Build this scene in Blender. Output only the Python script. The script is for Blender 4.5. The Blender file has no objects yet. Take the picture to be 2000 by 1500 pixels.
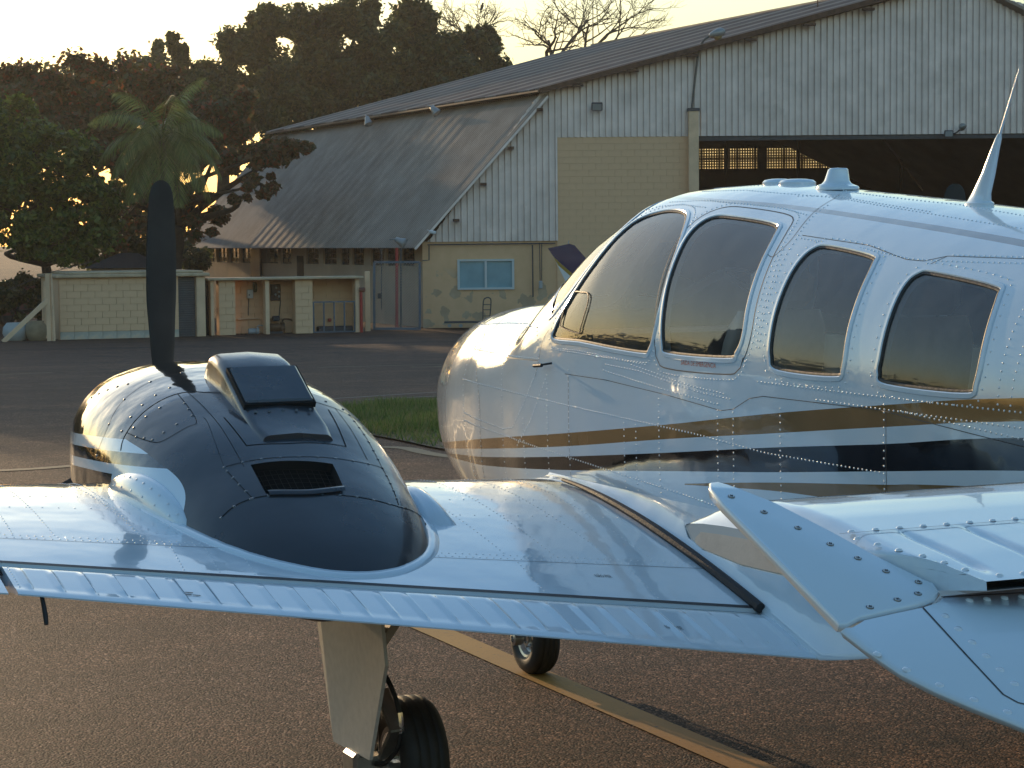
import bpy, bmesh, math, random
import numpy as np
from mathutils import Vector, Matrix
from mathutils.geometry import delaunay_2d_cdt

# ------------------------------------------------------------------ camera
SC = bpy.context.scene
COL = SC.collection
CAM = np.array((-3.96, -6.688, 1.936)); FPX = 4200.0
_y = math.radians(24.0); _p = math.atan((750 - 470) / FPX); _r = math.radians(0.5)
_fw = np.array([math.sin(_y)*math.cos(_p), math.cos(_y)*math.cos(_p), -math.sin(_p)])
_rt = np.array([math.cos(_y), -math.sin(_y), 0.0]); _up = np.cross(_rt, _fw)
CR = _rt*math.cos(_r) - _up*math.sin(_r); CU = _up*math.cos(_r) + _rt*math.sin(_r); CF = _fw
RH = _rt; FH = np.array([math.sin(_y), math.cos(_y), 0.0])
cd = bpy.data.cameras.new('camera'); cd.lens = FPX/2000*36; cd.sensor_width = 36; cd.clip_start = .1; cd.clip_end = 6000
co = bpy.data.objects.new('camera', cd); COL.objects.link(co)
co.matrix_world = Matrix([[CR[0], CU[0], -CF[0], CAM[0]], [CR[1], CU[1], -CF[1], CAM[1]], [CR[2], CU[2], -CF[2], CAM[2]], [0, 0, 0, 1]])
SC.camera = co
# ------------------------------------------------------------------ sky, sun, exposure
SUN_AZ, SUN_EL = math.radians(-3.0), math.radians(10.0)     # azimuth clockwise from +Y
w = bpy.data.worlds.new('World'); SC.world = w; w.use_nodes = True
nt = w.node_tree; nt.nodes.clear()
sk = nt.nodes.new('ShaderNodeTexSky'); sk.sky_type = 'NISHITA'; sk.sun_disc = False
sk.sun_elevation = SUN_EL; sk.sun_rotation = SUN_AZ; sk.altitude = 300
sk.air_density = 1.7; sk.dust_density = 1.6; sk.ozone_density = 4.2
bg = nt.nodes.new('ShaderNodeBackground'); bg.inputs[1].default_value = .15
wo = nt.nodes.new('ShaderNodeOutputWorld')
nt.links.new(sk.outputs[0], bg.inputs[0]); nt.links.new(bg.outputs[0], wo.inputs[0])
sl = bpy.data.lights.new('sun', 'SUN'); sl.energy = 2.0; sl.angle = math.radians(.55); sl.color = (1.0, .70, .40)
so = bpy.data.objects.new('sun', sl); COL.objects.link(so)
sd = Vector((math.sin(SUN_AZ)*math.cos(SUN_EL), math.cos(SUN_AZ)*math.cos(SUN_EL), math.sin(SUN_EL)))
so.rotation_euler = sd.to_track_quat('Z', 'Y').to_euler()
SC.view_settings.view_transform = 'Standard'; SC.view_settings.look = 'None'
SC.view_settings.exposure = 0.85; SC.view_settings.gamma = 1.0; SC.view_settings.use_curve_mapping = False
SC.render.engine = 'CYCLES'
SC.cycles.max_bounces = 5; SC.cycles.diffuse_bounces = 3; SC.cycles.glossy_bounces = 4; SC.cycles.volume_bounces = 0; SC.cycles.transparent_max_bounces = 10; SC.cycles.caustics_reflective = False; SC.cycles.caustics_refractive = False
HAZE = .0003
rng = np.random.default_rng(7); random.seed(7)

# ------------------------------------------------------------------ helpers
def gdrop(d): return -.75*min(max((d-15)/45.0, 0), 1)
def pt(a, d, z=None, up=0.0):
    """point a metres right and d metres ahead of the camera foot; z given or ground + up"""
    p = CAM + RH*a + FH*d
    return np.array((p[0], p[1], (gdrop(d)+up) if z is None else z))
def ray(x, y): return CF + CR*(x-1000)/FPX - CU*(y-750)/FPX
def at(x, y, d):
    r = ray(x, y); return CAM + r*(d/(r@FH))
def gnd(x, y):
    r = ray(x, y); lo, hi = 2.0, 400.0
    for _ in range(60):
        m = (lo+hi)/2; p = CAM + r*(m/(r@FH))
        if p[2] > gdrop(m): lo = m
        else: hi = m
    p = CAM + r*(lo/(r@FH)); p[2] = gdrop(lo); return p
def ad(p): q = np.asarray(p)-CAM; return float(q@RH), float(q@FH)
def tag(o, label=None, cat=None, group=None, kind=None):
    if label: o['label'] = label
    if cat: o['category'] = cat
    if group: o['group'] = group
    if kind: o['kind'] = kind
    return o
def empty(name, loc=(0, 0, 0), label=None, cat=None, group=None):
    o = bpy.data.objects.new(name, None); COL.objects.link(o); o.location = loc; o.empty_display_size = .2
    return tag(o, label, cat, group)
def link(name, me, parent=None):
    o = bpy.data.objects.new(name, me); COL.objects.link(o)
    if parent is not None:
        o.parent = parent
        o.location = -Vector(wloc(parent))
    return o
def wloc(o):
    v = Vector(o.location)
    while o.parent is not None:
        o = o.parent; v += Vector(o.location)
    return v
def mk(name, V, F, mats, parent=None, smooth=True, midx=None, normals=None, sharp=None):
    """one mesh object from world-space vertices"""
    me = bpy.data.meshes.new(name)
    V = np.asarray(V, float)
    me.from_pydata(V.tolist() if len(V) < 200000 else [tuple(v) for v in V], [], [tuple(map(int, f)) for f in F])
    if not isinstance(mats, (list, tuple)): mats = [mats]
    for m in mats: me.materials.append(m)
    if midx is not None: me.polygons.foreach_set('material_index', np.asarray(midx, np.int32))
    me.polygons.foreach_set('use_smooth', np.full(len(me.polygons), bool(smooth)))
    me.update()
    if normals is not None: me.normals_split_custom_set_from_vertices([tuple(n) for n in normals])
    elif sharp is not None and smooth: me.set_sharp_from_angle(angle=math.radians(sharp))
    return link(name, me, parent)
def mkquads(name, V, mats, parent=None, midx=None, smooth=False):
    """fast: V is (n,4,3) separate quads"""
    V = np.asarray(V, np.float32); n = len(V)
    me = bpy.data.meshes.new(name)
    me.vertices.add(n*4); me.vertices.foreach_set('co', V.reshape(-1))
    me.loops.add(n*4); me.loops.foreach_set('vertex_index', np.arange(n*4, dtype=np.int32))
    me.polygons.add(n); me.polygons.foreach_set('loop_start', np.arange(0, n*4, 4, dtype=np.int32))
    me.polygons.foreach_set('loop_total', np.full(n, 4, np.int32))
    if not isinstance(mats, (list, tuple)): mats = [mats]
    for m in mats: me.materials.append(m)
    if midx is not None: me.polygons.foreach_set('material_index', np.asarray(midx, np.int32))
    me.polygons.foreach_set('use_smooth', np.full(n, smooth))
    me.update(calc_edges=True)
    return link(name, me, parent)
class MB:
    """collects simple shapes into one mesh"""
    def __init__(s): s.V = []; s.F = []; s.M = []
    def add(s, V, F, m=0):
        o = len(s.V); s.V += [tuple(map(float, v)) for v in V]; s.F += [tuple(i+o for i in f) for f in F]; s.M += [m]*len(F); return s
    def box(s, c, ax, ay, az, m=0, bev=0.0):
        """centre and three half-axis vectors"""
        c, ax, ay, az = [np.asarray(q, float) for q in (c, ax, ay, az)]
        if bev <= 0:
            V = [c+i*ax+j*ay+k*az for k in (-1, 1) for j in (-1, 1) for i in (-1, 1)]
            F = [(0, 2, 3, 1), (4, 5, 7, 6), (0, 1, 5, 4), (2, 6, 7, 3), (0, 4, 6, 2), (1, 3, 7, 5)]
            return s.add(V, F, m)
        L = [np.linalg.norm(q) for q in (ax, ay, az)]; b = [min(bev/l, .45) for l in L]
        V = []; idx = {}
        for k in (-1, 1):
            for j in (-1, 1):
                for i in (-1, 1):
                    for f in range(3):
                        r = [1-b[0], 1-b[1], 1-b[2]]; r[f] = 1
                        idx[(i, j, k, f)] = len(V); V.append(c+i*r[0]*ax+j*r[1]*ay+k*r[2]*az)
        F = []
        I = lambda i, j, k, f: idx[(i, j, k, f)]
        for sg in (-1, 1):
            F.append([I(sg, -1, -1, 0), I(sg, 1, -1, 0), I(sg, 1, 1, 0), I(sg, -1, 1, 0)][::sg])
            F.append([I(-1, sg, -1, 1), I(-1, sg, 1, 1), I(1, sg, 1, 1), I(1, sg, -1, 1)][::sg])
            F.append([I(-1, -1, sg, 2), I(1, -1, sg, 2), I(1, 1, sg, 2), I(-1, 1, sg, 2)][::sg])
        for p in (-1, 1):
            for q in (-1, 1):
                F.append([I(-1, p, q, 1), I(1, p, q, 1), I(1, p, q, 2), I(-1, p, q, 2)][::(-1 if p*q > 0 else 1)*-1])
                F.append([I(p, -1, q, 0), I(p, 1, q, 0), I(p, 1, q, 2), I(p, -1, q, 2)][::(1 if p*q > 0 else -1)*-1])
                F.append([I(p, q, -1, 0), I(p, q, 1, 0), I(p, q, 1, 1), I(p, q, -1, 1)][::(-1 if p*q > 0 else 1)*-1])
                for r_ in (-1, 1):
                    F.append([I(p, q, r_, 0), I(p, q, r_, 1), I(p, q, r_, 2)][::(1 if p*q*r_ > 0 else -1)])
        return s.add(V, F, m)
    def abox(s, lo, hi, m=0, bev=0.0):
        lo = np.asarray(lo, float); hi = np.asarray(hi, float); h = (hi-lo)/2
        return s.box((lo+hi)/2, (h[0], 0, 0), (0, h[1], 0), (0, 0, h[2]), m, bev)
    def bar(s, p, q, wd, th, m=0, up=(0, 0, 1), bev=0.0):
        p = np.asarray(p, float); q = np.asarray(q, float); d = q-p; L = np.linalg.norm(d); d = d/L
        u = np.cross(d, up)
        if np.linalg.norm(u) < 1e-4: u = np.cross(d, (1, 0, 0))
        u /= np.linalg.norm(u); v = np.cross(u, d)
        return s.box((p+q)/2, d*L/2, u*wd/2, v*th/2, m, bev)
    def tube(s, path, rad, seg=8, m=0, cap=True):
        P = np.asarray(path, float); n = len(P)
        R = np.full(n, rad) if np.isscalar(rad) else np.asarray(rad, float)
        T = np.gradient(P, axis=0); T /= np.linalg.norm(T, axis=1)[:, None]+1e-12
        ref = np.array((0, 0, 1.0)) if abs(T[0][2]) < .9 else np.array((1.0, 0, 0))
        u = np.cross(T[0], ref); u /= np.linalg.norm(u)
        V = []; F = []
        an = np.linspace(0, 2*math.pi, seg, endpoint=False)
        for i in range(n):
            u = u - T[i]*(u@T[i]); u /= np.linalg.norm(u); v = np.cross(T[i], u)
            for a in an: V.append(P[i]+R[i]*(math.cos(a)*u+math.sin(a)*v))
        for i in range(n-1):
            for j in range(seg):
                k = (j+1) % seg; F.append((i*seg+j, i*seg+k, (i+1)*seg+k, (i+1)*seg+j))
        if cap: F.append(tuple(range(seg))[::-1]); F.append(tuple((n-1)*seg+j for j in range(seg)))
        return s.add(V, F, m)
    def lathe(s, c, axis, prof, seg=24, m=0, ref=None):
        """prof: list of (distance along axis, radius)"""
        c = np.asarray(c, float); A = np.asarray(axis, float); A /= np.linalg.norm(A)
        r = np.array((0, 0, 1.0)) if abs(A[2]) < .9 else np.array((1.0, 0, 0))
        u = np.cross(A, r); u /= np.linalg.norm(u); v = np.cross(A, u)
        V = []; F = []; n = len(prof)
        for (h, q) in prof:
            for j in range(seg):
                a = 2*math.pi*j/seg; V.append(c+A*h+q*(math.cos(a)*u+math.sin(a)*v))
        for i in range(n-1):
            for j in range(seg):
                k = (j+1) % seg; F.append((i*seg+j, i*seg+k, (i+1)*seg+k, (i+1)*seg+j))
        return s.add(V, F, m)
    def grid(s, P, m=0, flip=False):
        P = np.asarray(P, float); a, b = P.shape[:2]; F = []
        for i in range(a-1):
            for j in range(b-1):
                f = (i*b+j, (i+1)*b+j, (i+1)*b+j+1, i*b+j+1); F.append(f[::-1] if flip else f)
        return s.add(P.reshape(-1, 3), F, m)
    def prism(s, poly, ext, m=0):
        """extrude a planar polygon (list of points) by vector ext"""
        P = [np.asarray(p, float) for p in poly]; e = np.asarray(ext, float); n = len(P)
        F = [tuple(range(n))[::-1], tuple(range(n, 2*n))] + [(i, (i+1) % n, (i+1) % n+n, i+n) for i in range(n)]
        return s.add(P+[p+e for p in P], F, m)
    def build(s, name, mats, parent=None, smooth=False, sharp=40):
        return mk(name, s.V, s.F, mats, parent, smooth, s.M if isinstance(mats, (list, tuple)) else None, sharp=sharp)

# ------------------------------------------------------------------ materials
def newmat(name):
    m = bpy.data.materials.new(name); m.use_nodes = True; n = m.node_tree; n.nodes.clear()
    o = n.nodes.new('ShaderNodeOutputMaterial'); b = n.nodes.new('ShaderNodeBsdfPrincipled')
    n.links.new(b.outputs[0], o.inputs[0]); return m, n, b
def C4(c): return (c[0], c[1], c[2], 1.0)
def texco(n, scale=1.0):
    t = n.nodes.new('ShaderNodeTexCoord'); mp = n.nodes.new('ShaderNodeMapping')
    mp.inputs['Scale'].default_value = (scale, scale, scale) if np.isscalar(scale) else scale
    n.links.new(t.outputs['Object'], mp.inputs[0]); return mp.outputs[0]
def noise(n, vec, scale, detail=4, rough=.55):
    t = n.nodes.new('ShaderNodeTexNoise'); t.inputs['Scale'].default_value = scale; t.inputs['Detail'].default_value = detail
    t.inputs['Roughness'].default_value = rough; n.links.new(vec, t.inputs['Vector']); return t.outputs['Fac']
def ramp(n, fac, stops):
    r = n.nodes.new('ShaderNodeValToRGB'); e = r.color_ramp.elements
    while len(e) > 1: e.remove(e[-1])
    e[0].position, e[0].color = stops[0][0], C4(stops[0][1])
    for p, c in stops[1:]:
        k = e.new(p); k.color = C4(c)
    n.links.new(fac, r.inputs[0]); return r.outputs[0]
def mix(n, fac, a, b, mode='MIX'):
    m = n.nodes.new('ShaderNodeMix'); m.data_type = 'RGBA'; m.blend_type = mode
    for s, v in ((0, fac), (6, a), (7, b)):
        if hasattr(v, 'links') or isinstance(v, bpy.types.NodeSocket): n.links.new(v, m.inputs[s])
        else: m.inputs[s].default_value = v if s == 0 else C4(v)
    return m.outputs[2]
def bump(n, b, h, strength, dist=.01):
    k = n.nodes.new('ShaderNodeBump'); k.inputs['Strength'].default_value = strength; k.inputs['Distance'].default_value = dist
    n.links.new(h, k.inputs['Height']); n.links.new(k.outputs[0], b.inputs['Normal']); return k
def plain(name, col, rough=.6, metal=0.0, var=.0, scale=3.0, bmp=0.0, bscale=30.0, coat=0.0, spec=.5, stain=None):
    """base colour broken up by two noises, optional fine relief"""
    m, n, b = newmat(name); b.inputs['Roughness'].default_value = rough; b.inputs['Metallic'].default_value = metal
    b.inputs['Coat Weight'].default_value = coat; b.inputs['Coat Roughness'].default_value = .04
    b.inputs['Specular IOR Level'].default_value = spec
    v = texco(n)
    c = None
    if var > 0:
        f = noise(n, v, scale, 6)
        c = ramp(n, f, [(.3, [q*(1-var) for q in col]), (.7, [min(q*(1+var), 1) for q in col])])
        if stain:
            g = noise(n, v, scale*.37+.3, 5, .65)
            c = mix(n, ramp(n, g, [(.52, (0, 0, 0)), (.68, (1, 1, 1))]), c, stain)
        n.links.new(c, b.inputs['Base Color'])
    else: b.inputs['Base Color'].default_value = C4(col)
    if bmp > 0: bump(n, b, noise(n, v, bscale, 4), bmp, .01)
    return m
def aircraft_paint(name, col, rough=.10, coat=1.0, wave=.20, metal=0.0, wscale=5.0):
    """gloss paint over thin sheet metal: faint oil-canning waves and dust"""
    m, n, b = newmat(name); b.inputs['Base Color'].default_value = C4(col); b.inputs['Metallic'].default_value = metal
    b.inputs['Coat Weight'].default_value = coat; b.inputs['Coat Roughness'].default_value = .03
    v = texco(n); f = noise(n, v, wscale, 2, .4)
    h = noise(n, v, 2.3, 5, .6)
    rr = n.nodes.new('ShaderNodeMapRange'); rr.inputs['From Min'].default_value = .35; rr.inputs['From Max'].default_value = .7
    rr.inputs['To Min'].default_value = rough*.7; rr.inputs['To Max'].default_value = rough*1.7
    n.links.new(h, rr.inputs[0]); n.links.new(rr.outputs[0], b.inputs['Roughness'])
    if wave > 0:
        k = bump(n, b, f, wave, .02); n.links.new(k.outputs[0], b.inputs['Coat Normal'])
    return m
def leafmat(name, cols, rough=.55, trans=.35):
    m, n, b = newmat(name); b.inputs['Roughness'].default_value = rough
    g = n.nodes.new('ShaderNodeNewGeometry'); r = ramp(n, g.outputs['Random Per Island'], [(i/(len(cols)-1), c) for i, c in enumerate(cols)])
    n.links.new(r, b.inputs['Base Color'])
    t = n.nodes.new('ShaderNodeBsdfTranslucent'); n.links.new(r, t.inputs[0])
    a = n.nodes.new('ShaderNodeMixShader'); a.inputs[0].default_value = trans
    n.links.new(b.outputs[0], a.inputs[1]); n.links.new(t.outputs[0], a.inputs[2])
    n.links.new(a.outputs[0], [q for q in n.nodes if q.type == 'OUTPUT_MATERIAL'][0].inputs[0]); return m
def glassmat(name, tint, gloss=.02, base_reflect=.0):
    m, n, b = newmat(name); n.nodes.remove(b)
    tr = n.nodes.new('ShaderNodeBsdfTransparent'); tr.inputs[0].default_value = C4(tint)
    gl = n.nodes.new('ShaderNodeBsdfGlossy'); gl.inputs['Roughness'].default_value = gloss; gl.inputs[0].default_value = (1, 1, 1, 1)
    fr = n.nodes.new('ShaderNodeFresnel'); fr.inputs[0].default_value = 1.55
    ms = n.nodes.new('ShaderNodeMixShader'); n.links.new(fr.outputs[0], ms.inputs[0])
    n.links.new(tr.outputs[0], ms.inputs[1]); n.links.new(gl.outputs[0], ms.inputs[2])
    v = texco(n); f = noise(n, v, 9, 6, .7); df = n.nodes.new('ShaderNodeBsdfDiffuse'); df.inputs[0].default_value = (.75, .72, .66, 1)
    mr = n.nodes.new('ShaderNodeMapRange'); mr.inputs['From Min'].default_value = .35; mr.inputs['From Max'].default_value = .75; mr.inputs['To Min'].default_value = .015; mr.inputs['To Max'].default_value = .10; n.links.new(f, mr.inputs[0])
    bp = n.nodes.new('ShaderNodeBump'); bp.inputs['Strength'].default_value = .10; bp.inputs['Distance'].default_value = .02; n.links.new(noise(n, v, 3.5, 2, .4), bp.inputs['Height']); n.links.new(bp.outputs[0], gl.inputs['Normal'])
    m2 = n.nodes.new('ShaderNodeMixShader'); n.links.new(mr.outputs[0], m2.inputs[0]); n.links.new(ms.outputs[0], m2.inputs[1]); n.links.new(df.outputs[0], m2.inputs[2])
    n.links.new(m2.outputs[0], [q for q in n.nodes if q.type == 'OUTPUT_MATERIAL'][0].inputs[0]); return m

M = {}
M['white'] = aircraft_paint('aircraft_white', (.67, .76, .825), .12)
M['white_flat'] = aircraft_paint('aircraft_white_flat', (.67, .76, .825), .16, wave=.05)
M['gold'] = aircraft_paint('bronze_stripe', (.30, .175, .065), .15, metal=.35)
M['black'] = aircraft_paint('black_stripe', (.012, .012, .013), .08)
M['roofgrey'] = aircraft_paint('grey_roof_stripe', (.30, .29, .28), .15)
M['cowl'] = aircraft_paint('gloss_black_cowl', (.014, .015, .017), .10, wave=.22, wscale=9)
M['cowl_matt'] = aircraft_paint('satin_black_nacelle', (.030, .034, .040), .26, coat=.55, wave=.16, wscale=8)
M['seam'] = plain('panel_gap', (.05, .05, .055), .6)
M['rivet'] = aircraft_paint('rivet_white', (.76, .79, .82), .18, wave=0)
M['rivet_dark'] = aircraft_paint('rivet_black', (.06, .065, .07), .2, wave=0)
M['glass'] = glassmat('acrylic_window', (.80, .81, .82))
M['rubber'] = plain('rubber', (.014, .014, .015), .55, var=.3, scale=20, bmp=.1, bscale=80)
M['tyre'] = plain('tyre_rubber', (.022, .021, .020), .6, var=.35, scale=14, bmp=.15, bscale=120)
M['prop'] = plain('propeller_black', (.042, .037, .034), .5, spec=.25, var=.25, scale=6, bmp=.04, bscale=90)
M['alu'] = plain('bare_aluminium', (.55, .54, .52), .3, metal=.9, var=.15, scale=20)
M['geardoor'] = plain('gear_door_grey', (.68, .64, .60), .45, var=.08, scale=30, bmp=.05, bscale=160)
M['chrome'] = plain('chrome', (.75, .74, .72), .08, metal=1.0)
M['lining'] = plain('cabin_lining', (.75, .70, .62), .8, var=.1, scale=6)
M['leather'] = plain('grey_leather', (.58, .53, .47), .5, var=.15, scale=8, bmp=.1, bscale=60)
M['dash'] = plain('black_glareshield', (.010, .010, .011), .7, var=.2, scale=20)
M['print'] = plain('black_print', (.02, .02, .02), .5)
M['redprint'] = plain('red_print', (.35, .03, .02), .5)
M['dark'] = plain('dark_void', (.008, .008, .008), .9)
# ================================================================== AIRPLANE
class Cub:
    """monotone cubic through a table"""
    def __init__(s, x, y):
        o = np.argsort(x); s.x = np.array(x, float)[o]; s.y = np.array(y, float)[o]
        h = np.diff(s.x); d = np.diff(s.y)/h; m = np.zeros(len(s.x)); m[0] = d[0]; m[-1] = d[-1]
        for i in range(1, len(m)-1):
            if d[i-1]*d[i] > 0:
                w1 = 2*h[i]+h[i-1]; w2 = h[i]+2*h[i-1]; m[i] = (w1+w2)/(w1/d[i-1]+w2/d[i])
        s.m = m
    def __call__(s, t):
        t = np.clip(np.asarray(t, float), s.x[0], s.x[-1]); i = np.clip(np.searchsorted(s.x, t)-1, 0, len(s.x)-2)
        h = s.x[i+1]-s.x[i]; u = (t-s.x[i])/h
        return ((1+2*u)*(1-u)**2*s.y[i]+u*(1-u)**2*h*s.m[i]+u*u*(3-2*u)*s.y[i+1]+u*u*(u-1)*h*s.m[i+1])
def spline(P, n, closed=False):
    P = np.asarray(P, float); k = len(P)
    if closed: idx = lambda i: i % k; segs = k
    else: idx = lambda i: min(max(i, 0), k-1); segs = k-1
    out = []
    for q in range(n):
        t = q/n*segs if closed else q/(n-1)*segs
        i = min(int(t), segs-1) if not closed else int(t); u = t-i
        a, b, c, d = P[idx(i-1)], P[idx(i)], P[idx(i+1)], P[idx(i+2)]
        out.append(.5*((2*b)+(c-a)*u+(2*a-5*b+4*c-d)*u*u+(-a+3*b-3*c+d)*u**3))
    return np.array(out)
def inpoly(px, py, poly):
    px = np.asarray(px); py = np.asarray(py); r = np.zeros(px.shape, bool); P = np.asarray(poly); n = len(P); j = n-1
    for i in range(n):
        xi, yi = P[i]; xj, yj = P[j]
        c = ((yi > py) != (yj > py)) & (px < (xj-xi)*(py-yi)/(yj-yi+1e-12)+xi); r ^= c; j = i
    return r
plane = empty('airplane', (0, 0, 0), 'white twin engine propeller airplane with bronze and black stripes and a black engine nacelle', 'airplane')

# ---- fuselage surface: superellipse sections; stations Y, crown, belly, widest height, half width, exponents
TIP = 2.82
FT = np.array([(2.82, 1.19, 1.19, 1.19, .0, 2.0, 2.0), (2.77, 1.33, 1.06, 1.19, .10, 2.0, 2.1), (2.65, 1.45, .93, 1.19, .185, 2.0, 2.2),
 (2.45, 1.545, .83, 1.20, .27, 2.05, 2.3), (2.2, 1.61, .765, 1.22, .355, 2.1, 2.4), (1.9, 1.65, .72, 1.26, .435, 2.15, 2.6),
 (1.65, 1.665, .70, 1.30, .475, 2.2, 2.7), (1.45, 1.668, .695, 1.33, .505, 2.2, 3.4), (1.13, 1.70, .69, 1.37, .53, 2.15, 4.0),
 (.86, 1.865, .685, 1.40, .555, 2.2, 4.0), (.56, 2.045, .68, 1.43, .565, 2.2, 4.0), (.28, 2.12, .68, 1.45, .572, 2.2, 4.0),
 (-.1, 2.127, .68, 1.46, .576, 2.2, 4.0), (-.75, 2.082, .69, 1.46, .576, 2.2, 4.0), (-1.3, 2.035, .745, 1.46, .57, 2.2, 4.0),
 (-2.3, 1.93, .90, 1.46, .53, 2.2, 3.2), (-3.2, 1.80, 1.0, 1.42, .38, 2.2, 2.4), (-4.2, 1.66, 1.17, 1.40, .20, 2.1, 2.2), (-5.0, 1.52, 1.30, 1.40, .05, 2., 2.)])
FF = [Cub(np.sqrt(TIP-FT[:, 0]), FT[:, k]) for k in range(1, 7)]
def fpar(Y): q = np.sqrt(np.maximum(TIP-np.asarray(Y, float), 0)); return [f(q) for f in FF]
def fus(Y, t):
    zt, zb, zw, hw, n1, n2 = fpar(Y); c = np.abs(np.cos(t)); s = np.sin(t); n = np.where(s > 0, n1, n2)
    return np.stack([-hw*c**(2/n), np.broadcast_to(Y, np.shape(c)), zw+np.where(s > 0, zt-zw, zw-zb)*np.sign(s)*np.abs(s)**(2/n)], -1)
def fimp(P):
    x, Y, z = P[..., 0], P[..., 1], P[..., 2]; zt, zb, zw, hw, n1, n2 = fpar(Y); up = z > zw; n = np.where(up, n1, n2)
    H = np.where(up, zt-zw, zw-zb)+1e-5; return ((np.abs(x)/(hw+1e-5))**n+(np.abs(z-zw)/H)**n)**(1/n)
def fnor(P):
    e = .003; g = []
    for k in range(3):
        d = np.zeros(3); d[k] = e; A, B = P+d, P-d
        if k == 1: A[..., 1] = np.minimum(A[..., 1], TIP-.0005)
        g.append((fimp(A)-fimp(B)))
    G = np.stack(g, -1); G = np.where(np.isfinite(G), G, 0); G[..., 0] = np.where(np.abs(P[..., 0]) < 1e-4, 0, G[..., 0])
    tipm = P[..., 1] > TIP-.004; G[tipm] = (0, 1, 0)
    return G/(np.linalg.norm(G, axis=-1, keepdims=True)+1e-12)
def f_t(Y, z):
    zt, zb, zw, hw, n1, n2 = fpar(Y); up = z > zw
    s = np.where(up, np.clip((z-zw)/(zt-zw), 0, 1)**(n1/2), -np.clip((zw-z)/(zw-zb), 0, 1)**(n2/2)); return np.arcsin(np.clip(s, -1, 1))
def fYZ(L):
    L = np.asarray(L, float); return np.stack([L[:, 0], f_t(L[:, 0], L[:, 1])], -1)
def fpt(Yt): return fus(Yt[:, 0], Yt[:, 1])

W = {'pilot_window': [(.575, 1.612), (.545, 1.568), (.138, 1.56), (-.164, 1.55), (-.222, 1.565), (-.245, 1.64), (-.245, 1.775), (-.199, 1.913), (-.105, 2.005), (0., 2.034), (.16, 2.036), (.30, 2.0), (.392, 1.857), (.495, 1.716)],
 'emergency_exit_window': [(-.315, 1.588), (-.375, 1.557), (-.753, 1.559), (-.804, 1.578), (-.829, 1.632), (-.816, 1.72), (-.785, 1.85), (-.741, 1.945), (-.678, 1.981), (-.41, 2.008), (-.27, 2.01), (-.22, 1.965), (-.245, 1.853), (-.275, 1.724)],
 'cabin_window': [(-1.012, 1.575), (-1.061, 1.538), (-1.36, 1.534), (-1.405, 1.560), (-1.400, 1.675), (-1.388, 1.778), (-1.365, 1.858), (-1.325, 1.882), (-1.085, 1.910), (-1.015, 1.902), (-.988, 1.855), (-.990, 1.74), (-.998, 1.645)],
 'rear_cabin_window': [(-1.585, 1.555), (-1.63, 1.527), (-1.965, 1.522), (-2.012, 1.550), (-2.014, 1.656), (-1.985, 1.775), (-1.94, 1.803), (-1.665, 1.836), (-1.602, 1.832), (-1.577, 1.795), (-1.582, 1.68), (-1.585, 1.60)]}
def tsmooth(L, n): return spline(fYZ(L), n, True)
WIN = {k: tsmooth(v, 72) for k, v in W.items()}
_ws = [(.655, 1.645), (.535, 1.745), (.43, 1.86), (.375, 1.95), (.36, 2.02)]
ws = np.vstack([fYZ(_ws), [(.40, 1.30), (.44, 1.50)], [(.60, 1.525), (.9, 1.52), (1.18, 1.48)], [(1.16, 1.30), (1.02, 1.12), (.84, .98)]])
ws[:, 1] = np.minimum(ws[:, 1], 1.525)
ws[5:8, 1] = [1.25, 1.42, 1.515]
WIN['windscreen_pane'] = np.vstack([spline(ws[:5], 14), spline(ws[4:], 40)[1:]])
def band(T, B): return np.vstack([fYZ(spline(T, 40)), fYZ(spline(B, 40))[::-1]])
STR = {'gold': band([(2.6, 1.005), (2.2, 1.04), (1.917, 1.068), (1.452, 1.119), (1.098, 1.157), (.423, 1.229), (-.351, 1.318), (-1.009, 1.400), (-1.63, 1.468), (-2.209, 1.523), (-3.5, 1.60)],
                    [(2.6, .985), (2.2, 1.012), (2.0, 1.029), (1.468, 1.078), (1.107, 1.112), (.434, 1.179), (-.351, 1.269), (-1.009, 1.339), (-1.63, 1.406), (-2.209, 1.463), (-3.5, 1.55)]),
       'black': band([(2.3, .985), (1.973, 1.010), (1.483, 1.045), (1.124, 1.075), (.444, 1.140), (-.339, 1.222), (-1.009, 1.296), (-1.63, 1.358), (-2.209, 1.421), (-3.5, 1.51)],
                     [(2.3, .981), (1.872, .995), (1.514, 1.010), (1.141, 1.034), (.454, 1.088), (-.339, 1.16), (-1.009, 1.22), (-1.63, 1.281), (-2.209, 1.336), (-3.5, 1.44)]),
       'gold2': band([(-.47, 1.131), (-.996, 1.187), (-1.616, 1.242), (-1.901, 1.268), (-3.4, 1.38)], [(-.47, 1.127), (-.996, 1.163), (-1.341, 1.175), (-1.9, 1.195), (-3.4, 1.27)]),
       'roof': band([(.26, 2.094), (.213, 2.092), (-.47, 2.055), (-1.087, 2.004), (-1.857, 1.927), (-3.0, 1.79)], [(.26, 2.086), (.159, 2.079), (-.507, 2.041), (-1.127, 1.988), (-1.901, 1.907), (-3.0, 1.77)])}
TS = .62
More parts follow.
